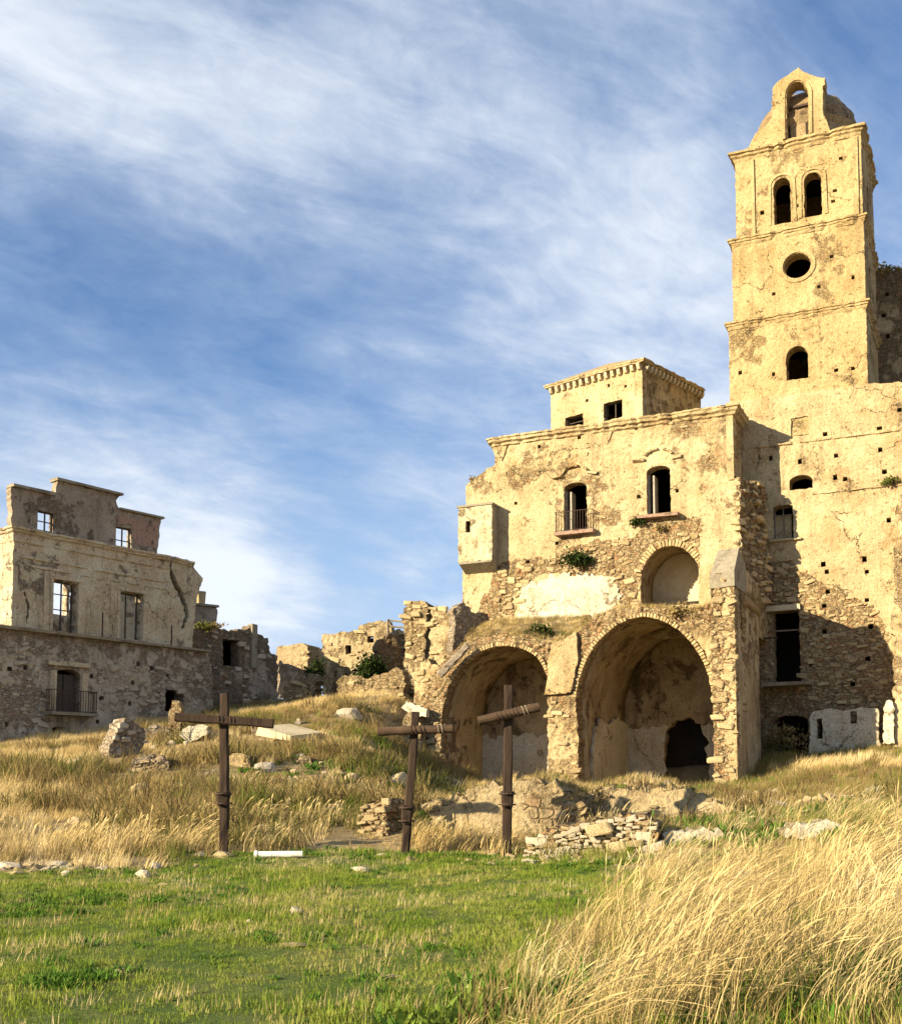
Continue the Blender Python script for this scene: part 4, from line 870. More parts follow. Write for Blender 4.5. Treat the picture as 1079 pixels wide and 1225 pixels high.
box_on('door_hood', Lp, a-.4, z1_+.14, b+.42, z1_+.32, .26, .0, M['stucco'], th_, .02)
box_on('door_leaf', Lp, a+.03, z0_, (a+b)/2-.03, z1_-.2, -.3, -.36, M['frame'], th_); box_on('door_leaf', Lp, (a+b)/2+.03, z0_, b-.03, z1_-.2, -.3, -.36, M['frame'], th_)
bs_ = box_on('balcony_slab', Lp, a-.55, z0_-.14, b+.55, z0_-.01, .75, -.2, M['greyrender'], th_, .015)
railing('balcony_railing', Lp, a-.5, b+.5, z0_, z0_+.95, .7, bs_, .13, r=.016)
for q in ((123, 733, 759), (205.5, 748, 775)):
    mb = MB(); s_, z1q = Lp.st(q[0], q[1], .35); mb.tube([Lp.pt(s_, zl_, .35), Lp.pt(s_, z1q, .35)], .035, 6); mb.obj('railing_post', M['iron'], th_)
stones_on(th_, Lp, [Lp.poly([(2, 765), (60, 772), (56, 845), (50, 870), (2, 870)]), Lp.poly([(110, 790), (240, 800), (240, 825), (190, 840), (120, 850)])], 120, (.10, .2), off=.12, bank=GSTONES, holes=holL, proud=.1)

# ------------------------------------------------------------------ ruins between the two
def ruin(name, label, pl, outline, holes=(), thick=.7, mat='farwall', rub=.6, cat='ruin', seed=0, res=.16, group=None, amp=.07, rough=.06, nst=0):
    o_ = pl.poly(outline); r_ = thing(name, label, cat, pl.pt(o_[:, 0].mean(), o_[:, 1].min()), group)
    slab('wall', pl, o_, list(holes), thick, res, M[mat], r_, rub=rub, amp=amp, rough=rough, seed=seed)
    if nst: stones_on(r_, pl, [o_], nst, (.12, .22), holes=holes, bank=GSTONES if mat in ('grey', 'attic') else STONES, proud=.35)
    return r_
m1 = Plane(at(255, 790, 60)[:2], (.66, .75))
hm = pxrect(m1, 267, 765, 286, 797); r1 = ruin('ruined_house', 'dark ruined house with one black window beside the townhouse', m1, [(226, 860), (226, 752), (240, 750), (268, 752), (283, 755), (296, 753), (300, 748), (306, 748), (308, 758), (321, 763), (322, 778), (332, 785), (334, 850)], [hm], mat='attic', rub=.6, cat='building', seed=151, nst=40)
room('inner_room', m1, m1.st(232, 790)[0], m1.st(312, 790)[0], m1.st(260, 850)[1], m1.st(262, 757)[1], -.71, -3.5, M['dark'], r1)
a, b = m1.st(300, 760)[0], m1.st(306.5, 760)[0]; box_on('corner_post', m1, a, m1.st(303, 800)[1], b, m1.st(303, 747)[1], .12, -.2, M['greyrender'], r1, .02)
m2 = Plane(at(245, 735, 66)[:2], (.8, .6)); r2 = ruin('rooftop_room', 'small shaded room with chimney above the dark ruined house', m2, [(226, 775), (226, 720), (258, 727), (260, 729), (259, 745), (258, 775)], mat='attic', rub=.3, cat='building', seed=152, rough=.02)
box_on('coping', m2, m2.st(226, 724)[0], m2.st(245, 725)[1]-.02, m2.st(261, 727)[0], m2.st(245, 725)[1]+.12, .12, -.85, M['greyrender'], r2, .02)
a, b = m2.st(238.5, 715)[0], m2.st(246.5, 715)[0]; box_on('chimney', m2, a, m2.st(243, 724)[1], b, m2.st(243, 707)[1], -.1, -.45, M['palace'], r2, .02)
m3 = Plane(at(350, 785, 82)[:2], (.97, -.25))
r3 = ruin('ruined_house', 'farthest low sunlit house between the dark ruin and small-windowed house', m3, [(330, 825), (331, 775), (345, 772), (360, 770), (368, 771), (368, 825)], mat='farwall', rub=.3, cat='building', seed=153)
s3 = m3.side(m3.st(368.3, 790)[0]); slab('side_wall', s3, rect(.71, m3.st(350, 815)[1], 4.2, m3.st(355, 771)[1]), [], .5, .2, M['farwall'], r3, rub=.5, amp=.05, seed=154)
mesh('roof', [m3.pt(m3.st(330, 780)[0], m3.st(350, 772)[1]-.15, -.1), m3.pt(m3.st(368, 780)[0], m3.st(350, 772)[1]-.15, -.1), m3.pt(m3.st(368, 780)[0], m3.st(350, 772)[1]-.05, -4.2), m3.pt(m3.st(330, 780)[0], m3.st(350, 772)[1]-.05, -4.2)], [(0, 1, 2, 3)], M['roof'], r3)
m4 = Plane(at(350, 805, 70)[:2], (.75, .66)); ruin('garden_wall', 'low shaded stone wall on slope below the farthest house', m4, [(333, 835), (334, 790), (345, 794), (358, 799), (369, 804), (369, 835)], mat='grey', rub=.6, cat='wall', seed=155, thick=.5)
m5 = Plane(at(425, 775, 68)[:2], (.96, -.28)); hw5 = pxrect(m5, 413, 772, 420, 783)
r5 = ruin('ruined_house', 'sunlit ruined house with a single tiny window above the slope', m5, [(384, 830), (385, 760), (405, 757), (428, 755), (430, 748), (445, 745), (465, 743), (468, 752), (466, 780), (470, 830)], [hw5, hole_at(m5, 443, 765, .3)], mat='farwall', rub=.35, cat='building', seed=156, thick=.6, nst=30)
room('inner_room', m5, m5.st(386, 790)[0], m5.st(462, 790)[0], m5.st(420, 822)[1], m5.st(420, 763)[1], -.61, -3., M['dark'], r5)
sr = thing('timber_railing', 'broken grey timber railing on top of the ruined house', 'railing', m5.pt(*m5.st(473, 760)))
for (x0, y0, x1, y1) in ((463, 742, 481, 744), (463, 749, 483, 751), (463, 756, 484, 759)):
    a, za = m5.st(x0, y0, .5); b, zb_2 = m5.st(x1, y1, .5); mb = MB(); mb.tube([m5.pt(a, za, .5), m5.pt(b, zb_2, .5)], .06, 5); mb.obj('rail', M['greywood'], sr)
a, za = m5.st(464, 741, .56); mb = MB(); mb.tube([m5.pt(a, za, .56), m5.pt(a, za-1.6, .56)], .07, 5); mb.obj('post', M['greywood'], sr)
m6 = Plane(at(497, 770, 58)[:2], (.95, -.31))
ruin('wall_stump', 'tall square pillar of broken masonry with dark capped top', m6, [(482, 830), (484, 765), (481, 745), (483, 728), (487, 721), (500, 719), (508, 720), (513, 727), (512, 745), (508, 758), (510, 830)], [], thick=1.6, mat='farwall', rub=.6, cat='ruin', seed=157, nst=30)
m7 = Plane(at(528, 770, 55.5)[:2], (.93, -.36))
ruin('wall_stump', 'pale broken pier between masonry pillar and palace corner', m7, [(514, 840), (515, 780), (513, 750), (516, 728), (524, 725), (530, 729), (540, 731), (545, 736), (546, 770), (548, 840)], [], thick=.9, mat='palace', rub=.35, cat='ruin', seed=158, nst=20)
m8 = Plane(at(560, 750, 54.2)[:2], (.80, .60)); ruin('wall_stump', 'shaded low wall of broken stone against palace corner', m8, [(543, 800), (544, 728), (552, 722), (562, 726), (572, 736), (578, 750), (580, 800)], [], thick=.5, mat='grey', rub=.8, cat='ruin', seed=159)
mb_ = [(367, 805, 376, 836, 'short dark wall stub on the slope, leftmost below the houses'), (390, 791, 398, 836, 'narrow tall wall stub with shaded right face below tiny window'), (402, 796, 411, 826, 'small pale wall stub beside the dark green bush')]
for i, (x0, y0, x1, y1, lb) in enumerate(mb_):
    q = Plane(at((x0+x1)/2, y1-8, 60)[:2], (.9, -.4)); ruin('wall_stub', lb, q, [(x0, y1+6), (x0+.5, y0+4), (x0+3, y0), (x1-1.5, y0+1), (x1, y0+6), (x1+1, y1+6)], [], thick=.8, mat='farwall', rub=.5, cat='ruin', seed=161+i)
q = Plane(at(452, 790, 59)[:2], (.9, .3)); ruin('wall_stub', 'dark collapsed wall behind the bush under the timber railing', q, [(448, 825), (450, 772), (458, 764), (468, 757), (474, 765), (481, 780), (482, 825)], [], thick=.8, mat='vault', rub=.7, cat='ruin', seed=166)

for i, (Y_, u_, ol, l_, mt_) in enumerate((
    (57, (.95, -.3), [(404, 845), (405, 812), (420, 806), (436, 812), (452, 808), (470, 800), (482, 802), (484, 845)], 'long low broken wall below the bush on the slope', 'farwall'),
    (52.5, (.9, -.43), [(496, 850), (497, 806), (503, 792), (512, 788), (520, 796), (530, 800), (532, 850)], 'low pale wall stump just left of fallen grey beam', 'palace'),
    (60, (.97, -.2), [(338, 845), (340, 822), (352, 815), (366, 820), (372, 845)], 'tumbled stone wall end near shaded garden wall', 'farwall'),
    (61, (.9, .4), [(462, 815), (464, 770), (470, 758), (478, 752), (486, 762), (488, 815)], 'narrow broken gable left of the square masonry pillar', 'farwall'))):
    q = Plane(at(ol[2][0], ol[0][1]-10, Y_)[:2], u_); ruin('wall_stump', l_, q, ol, [], thick=.8, mat=mt_, rub=.6, cat='ruin', seed=191+i, nst=16)
# ------------------------------------------------------------------ crosses
def beam(name, a, b, wa, wb, mat, parent, up_=(0, -1, 0), jit=.006, seg=10):
    """a squared timber with slightly uneven edges"""
    a, b = np.asarray(a, float), np.asarray(b, float); d_ = (b-a)/np.linalg.norm(b-a); e1 = np.asarray(up_, float); e1 = e1-d_*(e1@d_); e1 /= np.linalg.norm(e1); e2 = np.cross(d_, e1); V = []
    for i in range(seg+1):
        f = i/seg; w_ = (wa+(wb-wa)*f)/2; c_ = a+(b-a)*f
        for x, y in ((-1, -.7), (-.7, -1), (.7, -1), (1, -.7), (1, .7), (.7, 1), (-.7, 1), (-1, .7)): V.append(c_+e1*(x*w_+rng.normal(0, jit))+e2*(y*w_+rng.normal(0, jit)))
    Fc = [(i*8+k, i*8+(k+1) % 8, (i+1)*8+(k+1) % 8, (i+1)*8+k) for i in range(seg) for k in range(8)]+[tuple(range(8))[::-1], tuple(seg*8+k for k in range(8))]
    return mesh(name, V, Fc, mat, parent)
def cross(label, top, base, al, ar_, Y, clamp, w_, log=True, rope=()):
    g_ = ground(*base); Yb = Y
    bpt = at(base[0], base[1], Yb); bpt[2] = gz(bpt[0], bpt[1])[0]; tp = at(top[0], top[1], Yb)
    r_ = thing('wooden_cross', label, 'cross', bpt, 'wooden crosses on the green')
    beam('upright', bpt-np.array([0, 0, .3]), tp, w_*1.06, w_, M['wood'], r_)
    A1, A2 = at(al[0], al[1], Yb-w_*1.0), at(ar_[0], ar_[1], Yb-w_*1.0)
    if log:
        mb = MB(); mb.tube([A1+(A2-A1)*i/12 for i in range(13)], np.linspace(w_*.56, w_*.54, 13)*rng.uniform(.95, 1.05, 13), 12, wob=.02); mb.obj('crossbar', M['logwood'], r_)
    else: beam('crossbar', A1, A2, w_*1.02, w_, M['wood'], r_, (0, 0, 1))
    d_ = (A2-A1)/np.linalg.norm(A2-A1)
    for f in (0.44, .56)+tuple(rope):
        c_ = A1+(A2-A1)*f; mb = MB(); e1 = np.cross(d_, [0, 1, 0]); e1 /= np.linalg.norm(e1); e2 = np.cross(d_, e1)
        mb.tube([c_+d_*.004*k_+(e1*math.cos(q)+e2*math.sin(q))*w_*.575 for k_, q in enumerate(np.linspace(0, 4*math.pi, 33))], .007, 5); mb.obj('rope_lashing', M['rope'] if log and f > .6 else M['iron'], r_)
    if clamp:
        f0, f1 = [(y-base[1])/(top[1]-base[1]) for y in clamp]; p0 = bpt+(tp-bpt)*f1; p1 = bpt+(tp-bpt)*f0
        beam('foot_block', p0+np.array([0, -w_*.35, 0]), p1+np.array([0, -w_*.45, 0]), w_*1.25, w_*1.5, M['wood'], r_, seg=3)
        mb = MB()
        for f in (.15, .85): c_ = p0+(p1-p0)*f; mb.tube([c_+np.array([math.cos(q)*w_*.95, math.sin(q)*w_*1.15-.05, 0]) for q in np.linspace(0, 2*math.pi, 17)], .014, 5)
        mb.obj('iron_band', M['iron'], r_)
    return r_
CY = 20.0
cross('dark wooden cross standing alone before the townhouse, squared arms', (269, 830), (268, 1018), (210, 858), (327, 866), 19.7, (945, 961), .145, False)
cross('leaning wooden cross with log arm before left pier of the arcade', (497.5, 852), (483, 1021), (452, 875.5), (541, 872), 19.9, (963, 985),   .135, True, (.8,))
cross('wooden cross with tilted log arm in front of the small arch', (608.5, 820), (606, 1021), (572, 863), (645, 846), 19.9, (946, 964), .145, True, (.3, .72))
# plank lying behind the leaning cross
pk = ground(495, 905); pB = at(496, 848, pk[1])

# ------------------------------------------------------------------ stones, blocks and walls on the slope
OUT = [rock_mesh('outcrop', M['earthrock'], 4, 240+i, (1, .8, .6), .75, 12) for i in range(5)]
CLEAR = []
ANG = [rock_mesh('angular_rock', M['stone'] if i % 2 else M['greystone'], 2, 260+i, (1, .8, .8), .3, 16) for i in range(6)]
def rock(name, label, px, py, wpx, hpx, bank=ROCKS, cat='rock', rot=None, tilt=0., group=None, Y=None):
    g_ = ground(px, py); k = g_[1]/F; i = int(rng.integers(len(bank)))
    o = bpy.data.objects.new(name, bank[i]); COL.objects.link(o)
    sx, sz = wpx*k/2/.85, hpx*k*.95; CLEAR.append((g_[0], g_[1], sx*1.15))
    o.location = (g_[0], g_[1], g_[2]+sz*.10); o.scale = (sx, max(sx*.8, sz*.5), sz); o.rotation_euler = (rng.normal(0, .1), tilt, rng.uniform(-.4, .4) if rot is None else rot)
    return tag(o, label, cat, group)
def chunk(name, label, pl, outline, thick, mat, cat, seed, rub=.6, nst=0, res=.07, amp=.04, bank=STONES):
    o_ = pl.poly(outline); r_ = thing(name, label, cat, pl.pt(o_[:, 0].mean(), o_[:, 1].min()))
    for s_ in np.linspace(o_[:, 0].min(), o_[:, 0].max(), 4): p_ = pl.pt(s_, 0, .1); CLEAR.append((p_[0], p_[1], max(.5, (o_[:, 0].max()-o_[:, 0].min())*.3)))
    slab('body', pl, o_, [], thick, res, M[mat], r_, rub=rub, amp=amp, rough=.025, seed=seed, cell=.2)
    if nst: stones_on(r_, pl, [o_], nst, (.05, .12), bank=bank, proud=.4)
    return r_
def pl_at(px, py, u=(1, 0)): g_ = ground(px, py); return Plane(g_[:2], u)
q = pl_at(150, 905, (.72, .69)); chunk('masonry_block', 'big tilted grey masonry block lying on the dry slope', q, [(132, 910), (131, 896), (149, 860), (158, 862), (172, 871), (175, 884), (164, 908)], .7, 'grey', 'block', 171, .8, 20, res=.1, bank=GSTONES)
q = pl_at(232, 890, (1, 0)); chunk('stone_slab', 'pale tan stone slab beside the left arm of squared cross', q, [(214, 880), (219, 872), (236, 867), (249, 869), (246, 880), (228, 888)], .8, 'white', 'slab', 172, .1, res=.1)
q = pl_at(207, 880, (1, 0)); chunk('wall_stump', 'small pale pillar of stacked stones before the tiny townhouse doorway', q, [(200, 878), (202, 852), (206, 838), (214, 839), (217, 850), (215, 880)], .6, 'palace', 'ruin', 173, .6, res=.1)
q = pl_at(188, 885, (1, .2)); chunk('stone_heap', 'low dark heap of rubble right of the tilted masonry block', q, [(172, 888), (174, 872), (186, 866), (200, 870), (206, 880), (206, 888)], 1.0, 'grey', 'rubble heap', 174, .9, 14, res=.1, bank=GSTONES)
q = pl_at(185, 925, (.98, .2)); chunk('stone_heap', 'broken low stone heap with shadowed side on mid slope', q, [(152, 925), (160, 908), (178, 903), (196, 906), (202, 916), (200, 927)], .9, 'grey', 'rubble heap', 175, .9, 18, res=.09)
g_ = ground(345, 888); r_ = thing('concrete_slab', 'flat pale concrete slab tipped beside right arm of squared cross', 'slab', g_); CLEAR.append((g_[0], g_[1], 1.3))
mb = MB(); mb.box(g_+np.array([0, .2, .32]), np.array([.62, -.30, -.17]), np.array([.48, .75, .10]), np.array([.03, -.03, .11]), .03); mb.obj('slab', M['concrete'], r_)
q = pl_at(287, 918, (1, -.1)); chunk('stone_block', 'squared pale block half buried right behind squared cross', q, [(273, 922), (274, 905), (284, 901), (298, 904), (299, 922)], .7, 'palace', 'block', 168, .2, res=.1)
q = pl_at(345, 868, (1, .1)); chunk('stone_slab', 'small upright broken slab above the flat concrete slab', q, [(349, 878), (351, 868), (356, 859), (360, 862), (359, 877)], .25, 'white', 'slab', 169, .1, res=.1)
q = pl_at(318, 880, (.97, .25)); chunk('concrete_slab', 'dark tilted broken slab end leaning under concrete slab', q, [(300, 882), (302, 866), (312, 862), (322, 866), (330, 882)], .4, 'white', 'slab', 177, .6, res=.1)
q = pl_at(365, 915, (1, 0)); chunk('stone_heap', 'small pair of pale broken stones on slope between crosses', q, [(350, 922), (353, 912), (362, 905), (371, 906), (374, 914), (370, 922)], .6, 'palace', 'rubble heap', 178, .5, res=.08)
q = pl_at(452, 1002, (.9, -.42)); k_ = chunk('masonry_block', 'squared masonry block with dark shaded side left of leaning cross', q, [(428, 1000), (431, 968), (436, 961), (462, 958), (463, 1000)], .85, 'rubble', 'block', 179, .8, 26, res=.06)
q = C.off(.55); chunk('plank', 'pale broken plank lying on stones behind top of leaning cross', q, [(480, 847), (486, 839), (511, 848), (510, 858), (495, 856)], .3, 'white', 'plank', 180, .0, res=.09, amp=.01)
q = C.off(.6); chunk('stone_heap', 'pale stones piled against arcade left pier under a plank', q, [(472, 925), (475, 888), (480, 868), (487, 852), (497, 853), (503, 866), (506, 930)], .5, 'palace', 'rubble heap', 181, .5, res=.1)
# fallen beam on the left haunch of the small arch
fb = C.off(.5); mb = MB(); a_ = fb.st(526, 808); b_ = fb.st(560, 772); 
o = beam('fallen_beam', fb.pt(*a_), fb.pt(*b_), .30, .26, M['greywood'], None, (0, -1, 0), .02); tag(o, 'grey fallen beam leaning on left shoulder of small arch', 'beam')
# rocky lips of the bank in front of the arches
for px_, y_, ol, l_, sd_, th_k in ((600, 1002, [(512, 1006), (511, 972), (524, 955), (548, 948), (575, 940), (606, 938), (640, 930), (668, 941), (684, 953), (700, 962), (706, 1004)], 'rough rocky earth bank below small arch behind the crosses', 188, 5.),
                                (770, 985, [(682, 990), (684, 962), (703, 948), (735, 940), (762, 934), (792, 937), (818, 944), (850, 952), (880, 968), (890, 990)], 'tan eroded earth lip below the large arch', 189, 6.)):
    q = pl_at(px_, y_, (.985, -.17)); o_ = q.poly(ol); r_ = thing('earth_bank', l_, 'bank', q.pt(o_[:, 0].mean(), o_[:, 1].min()))
    slab('rock_face', q, o_, [], th_k, .10, M['pitted'], r_, rub=.38, amp=.11, rough=.05, seed=sd_, cell=.75, bow=.26)
    stones_on(r_, q, [o_], 8, (.05, .13), proud=.4)
    tp_ = resample(o_[1:-1], .35, 0, False)
    V = [q.pt(s_, z_-.02, -d_) for d_ in np.linspace(.1, th_k, 7) for s_, z_ in tp_]; V = np.array(V); V[:, 2] += fbm(V*1.1, 4, sd_)*.22*np.repeat([0, 1, 1, 1, 1, 1, .2], len(tp_)); n_ = len(tp_)
    tp_o = mesh('earth_top', V, [(j*n_+i, j*n_+i+1, (j+1)*n_+i+1, (j+1)*n_+i) for j in range(6) for i in range(n_-1)], M['ground'], r_, smooth=True); md = tp_o.modifiers.new('thickness', 'SOLIDIFY'); md.thickness = .1; md.offset = -1
    BANKTOP = globals().get('BANKTOP', []); BANKTOP.append(V)
# rocky ground in front of the arches
for l_, x, y, w_, h_ in (('angular grey rock on slope below the tilted masonry block', 168, 948, 26, 16), ('broad broken rock between squared cross and half buried block', 318, 925, 34, 18), ('pale angular rock on slope right of squared cross foot', 352, 962, 24, 15),
        ('tan rock high on slope beneath the broken low wall', 418, 858, 34, 16), ('flat rock on slope left of leaning cross arm', 436, 902, 30, 12), ('weathered rock beside left pier foot', 478, 938, 30, 20), ('small dark rock above squared masonry block', 420, 935, 22, 13),
        ('low grey rock in grass left of squared cross', 215, 945, 26, 12), ('broken pale rock near lower left bank', 90, 985, 22, 10), ('flat tan rock at upper left slope below townhouse balcony', 92, 915, 26, 10)):
    rock('slope_rock', l_, x, y, w_, h_, ANG, 'rock', rot=rng.uniform(-1, 1))
hp = [(545, 975, 60, 30), (585, 968, 50, 36), (630, 962, 55, 34), (660, 958, 50, 30), (690, 965, 60, 36), (735, 958, 60, 24), (775, 956, 50, 24), (620, 985, 50, 24), (570, 992, 46, 24), (655, 985, 50, 26), (800, 955, 44, 18)]
lab = ['dark ledge of rock right of the squared masonry block', 'rounded rock below left half of the small arch', 'rock outcrop directly behind tilted-arm cross', 'tan rock below the pier between the arches', 'wide tan rock left below the large arch', 'smooth earthy rock at middle of the large arch', 'earthy rock below right half of large arch', 'low rock at lower right of tilted-arm cross', 'low rock between leaning and tilted-arm crosses', 'tan rock just above the dry-stone wall', 'small flat rock below right edge of large arch']
for (x, y, w_, h_), l_ in list(zip(hp, lab))[:1]+list(zip(hp, lab))[7:]: rock('rock_outcrop', l_, x, y, w_*1.25, h_*1.0, OUT, 'rock')
rock('boulder', 'single round boulder sitting inside small arch', 639, 918, 22, 20, WROCKS, 'boulder')
# dry-stone wall
dw = Plane(ground(710, 1024)[:2], (.97, -.24)); d_o = dw.poly([(628, 1026), (632, 1008), (645, 1000), (660, 992), (690, 986), (720, 981), (745, 977), (770, 976), (784, 982), (788, 1026)])
dws = thing('dry_stone_wall', 'low tumbled dry-stone wall of pale blocks right of the crosses', 'wall', dw.pt(*dw.st(710, 1024)))
slab('core', dw, d_o, [], .9, .07, M['rubble'], dws, rub=.9, amp=.05, rough=.03, seed=185, cell=.18)
stones_on(dws, dw, [d_o], 110, (.06, .17), bank=[block_mesh('block', M['whitestone'], 300+i) for i in range(6)]+STONES[:4], proud=.8)
for (pp, l_, sd_, y_) in (([(792, 1020), (793, 999), (810, 995), (850, 994), (880, 997), (906, 1000), (908, 1020)], 'long flat pale ledge of stone right of dry-stone wall', 186, 1012), ([(942, 1003), (945, 992), (970, 986), (1000, 984), (1008, 988), (1006, 1003)], 'short flat pale stone ledge at right in the grass', 187, 1004)):
    q = pl_at(pp[2][0], y_, (.99, -.1)); chunk('stone_ledge', l_, q, pp, 1.3, 'white', 'ledge', sd_, .15, res=.07)
# loose stones and the pipe
loose = [('long pale stone lying at the far left edge of lawn', 10, 1040, 34, 13, 0), ('broad flat pale stone in the left stone cluster', 68, 1036, 26, 10, 0), ('tan stone in front of the left stone cluster', 20, 1047, 16, 8, 1), ('low stone right of the cluster by the dry grass', 88, 1042, 22, 8, 1),
         ('small pale stone in front of broad flat stone', 80, 1047, 14, 7, 0), ('stone between long pale stone and flat stone', 40, 1044, 18, 8, 1), ('pointed pale stone standing on lawn left of squared cross', 171, 1051, 20, 15, 0), ('small round stone beside pointed pale stone', 156, 1058, 9, 6, 1),
         ('flat stone right of pointed pale stone', 195, 1060, 14, 5, 1), ('pale stone at left foot of squared cross', 240, 1025, 14, 8, 0), ('tan stone at right foot of squared cross', 268, 1026, 24, 13, 1), ('pale stone in the lawn between first two crosses', 432, 1043, 24, 9, 0),
         ('little pale stone in mid lawn under leaning cross', 354, 1092, 18, 12, 0), ('tiny pale stone in mid lawn left of little stone', 299, 1107, 10, 8, 0), ('squared pale block before the dry-stone wall', 634, 1034, 15, 9, 0), ('flat pale stone at foot of leaning cross', 458, 1024, 14, 5, 0),
         ('flat stone right of tilted-arm cross foot', 590, 1024, 12, 5, 0), ('flat tan stone sunk in the lower lawn', 145, 1163, 24, 6, 1), ('pale stone sunk in lawn near bottom', 495, 1210, 12, 7, 0), ('low flat stone sunk in lawn left of the tall dry grass', 470, 1170, 26, 5, 1),
         ('brown flat stone in dug soil patch mid lawn', 350, 1132, 34, 6, 1)]
for l_, x, y, w_, h_, b_ in loose: rock('loose_stone', l_, x, y, w_, h_, WROCKS if b_ == 0 else ROCKS, 'stone', group='loose stones on the lawn')
for i in range(30):
    x, y = (rng.uniform(0, 120), rng.uniform(1028, 1050)) if i < 9 else ((rng.uniform(150, 420), rng.uniform(880, 935)) if i < 22 else (rng.uniform(610, 800), rng.uniform(1018, 1036)))
    gl = ('stones scattered along the left lawn edge', 'stones scattered over the slope', 'stones at foot of the dry-stone wall')[0 if i < 9 else (1 if i < 22 else 2)]
    ll = ('small loose stone at the left edge of the lawn', 'broken stone half hidden in grass on the slope', 'small fallen stone at foot of dry-stone wall')[0 if i < 9 else (1 if i < 22 else 2)]
    rock('loose_stone', ll, x, y, rng.uniform(6, 12), rng.uniform(4, 8), WROCKS if rng.random() < .4 else ROCKS, 'stone', group=gl)
g0_, g1_ = ground(305, 1028), ground(362, 1027); zz0 = max(g0_[2], g1_[2])+.055
pp = thing('white_pipe', 'white pipe lying on the lawn right of the squared cross', 'pipe', g0_)
a_, b_ = np.array([g0_[0], g0_[1], zz0]), np.array([g1_[0], g1_[1], zz0+.01]); mb = MB(); mb.tube([a_+(b_-a_)*f for f in np.linspace(0, 1, 7)], .052, 14, wob=.03); mb.obj('tube', M['pipe'], pp)
mb = MB(); mb.tube([a_-(b_-a_)*.01, a_+(b_-a_)*.05], .066, 14); mb.obj('collar', M['pipe'], pp)

# ------------------------------------------------------------------ grass and plants
def link_off(name, objs):
    c = bpy.data.collections.new(name)
    for o in objs: c.objects.link(o)
    return c
def tuft(name, n, h, spread, lean, wd, mat, seed, curl=.6, leaf=False, flare=.35):
    r = np.random.default_rng(seed); V = []; Fc = []
    for i in range(n):
        a = r.uniform(0, 2*math.pi); rr = spread*math.sqrt(r.random()); b = np.array([rr*math.cos(a), rr*math.sin(a), -.02])
        L = h*r.uniform(.55, 1.1); az = r.uniform(0, 2*math.pi); d_ = np.array([math.cos(az), math.sin(az)])*flare*r.uniform(.2, 1)+np.array(lean)*r.uniform(.6, 1.3)
        wv = np.array([-math.sin(az), math.cos(az), 0])*wd/2*r.uniform(.7, 1.3); seg = 4; k0 = len(V)
        for j in range(seg+1):
            f = j/seg; p = b+np.array([d_[0]*L*f**(1+curl), d_[1]*L*f**(1+curl), L*f*(1-.28*np.linalg.norm(d_)*f)])
            wj = (math.sin(math.pi*min(1, .12+.88*f))*1.0 if leaf else (1-f)**.7)
            if j < seg: V += [p-wv*wj, p+wv*wj]
            else: V.append(p)
        for j in range(seg-1): q = k0+2*j; Fc.append((q, q+1, q+3, q+2))
        q = k0+2*(seg-1); Fc.append((q, q+1, q+2))
    me = bpy.data.meshes.new(name); me.from_pydata([tuple(v) for v in V], [], Fc); me.materials.append(mat); return bpy.data.objects.new(name, me)
def seed_tuft(name, n, h, spread, lean, mat, seed, wd=.006):
    """long wind-bent stems with a soft seed head"""
    r = np.random.default_rng(seed); V = []; Fc = []
    for i in range(n):
        a = r.uniform(0, 2*math.pi); rr = spread*math.sqrt(r.random()); b = np.array([rr*math.cos(a), rr*math.sin(a), -.02])
        L = h*r.uniform(.6, 1.15); az = r.uniform(0, 2*math.pi); d_ = np.array([math.cos(az), math.sin(az)])*.16*r.random()+np.array(lean)*r.uniform(.6, 1.35)
        side = np.array([math.cos(az), math.sin(az), 0]); k0 = len(V); prof = [(0, 1), (.35, .9), (.65, .8), (.82, 1.0), (.9, 2.6), (.96, 1.8), (1, .2)]
        for f, wj in prof:
            p = b+np.array([d_[0]*L*f**1.9, d_[1]*L*f**1.9, L*f*(1-.34*np.linalg.norm(d_)*f*f)]); V += [p-side*wd/2*wj, p+side*wd/2*wj]
        for j in range(len(prof)-1): q = k0+2*j; Fc.append((q, q+1, q+3, q+2))
    me = bpy.data.meshes.new(name); me.from_pydata([tuple(v) for v in V], [], Fc); me.materials.append(mat); return bpy.data.objects.new(name, me)
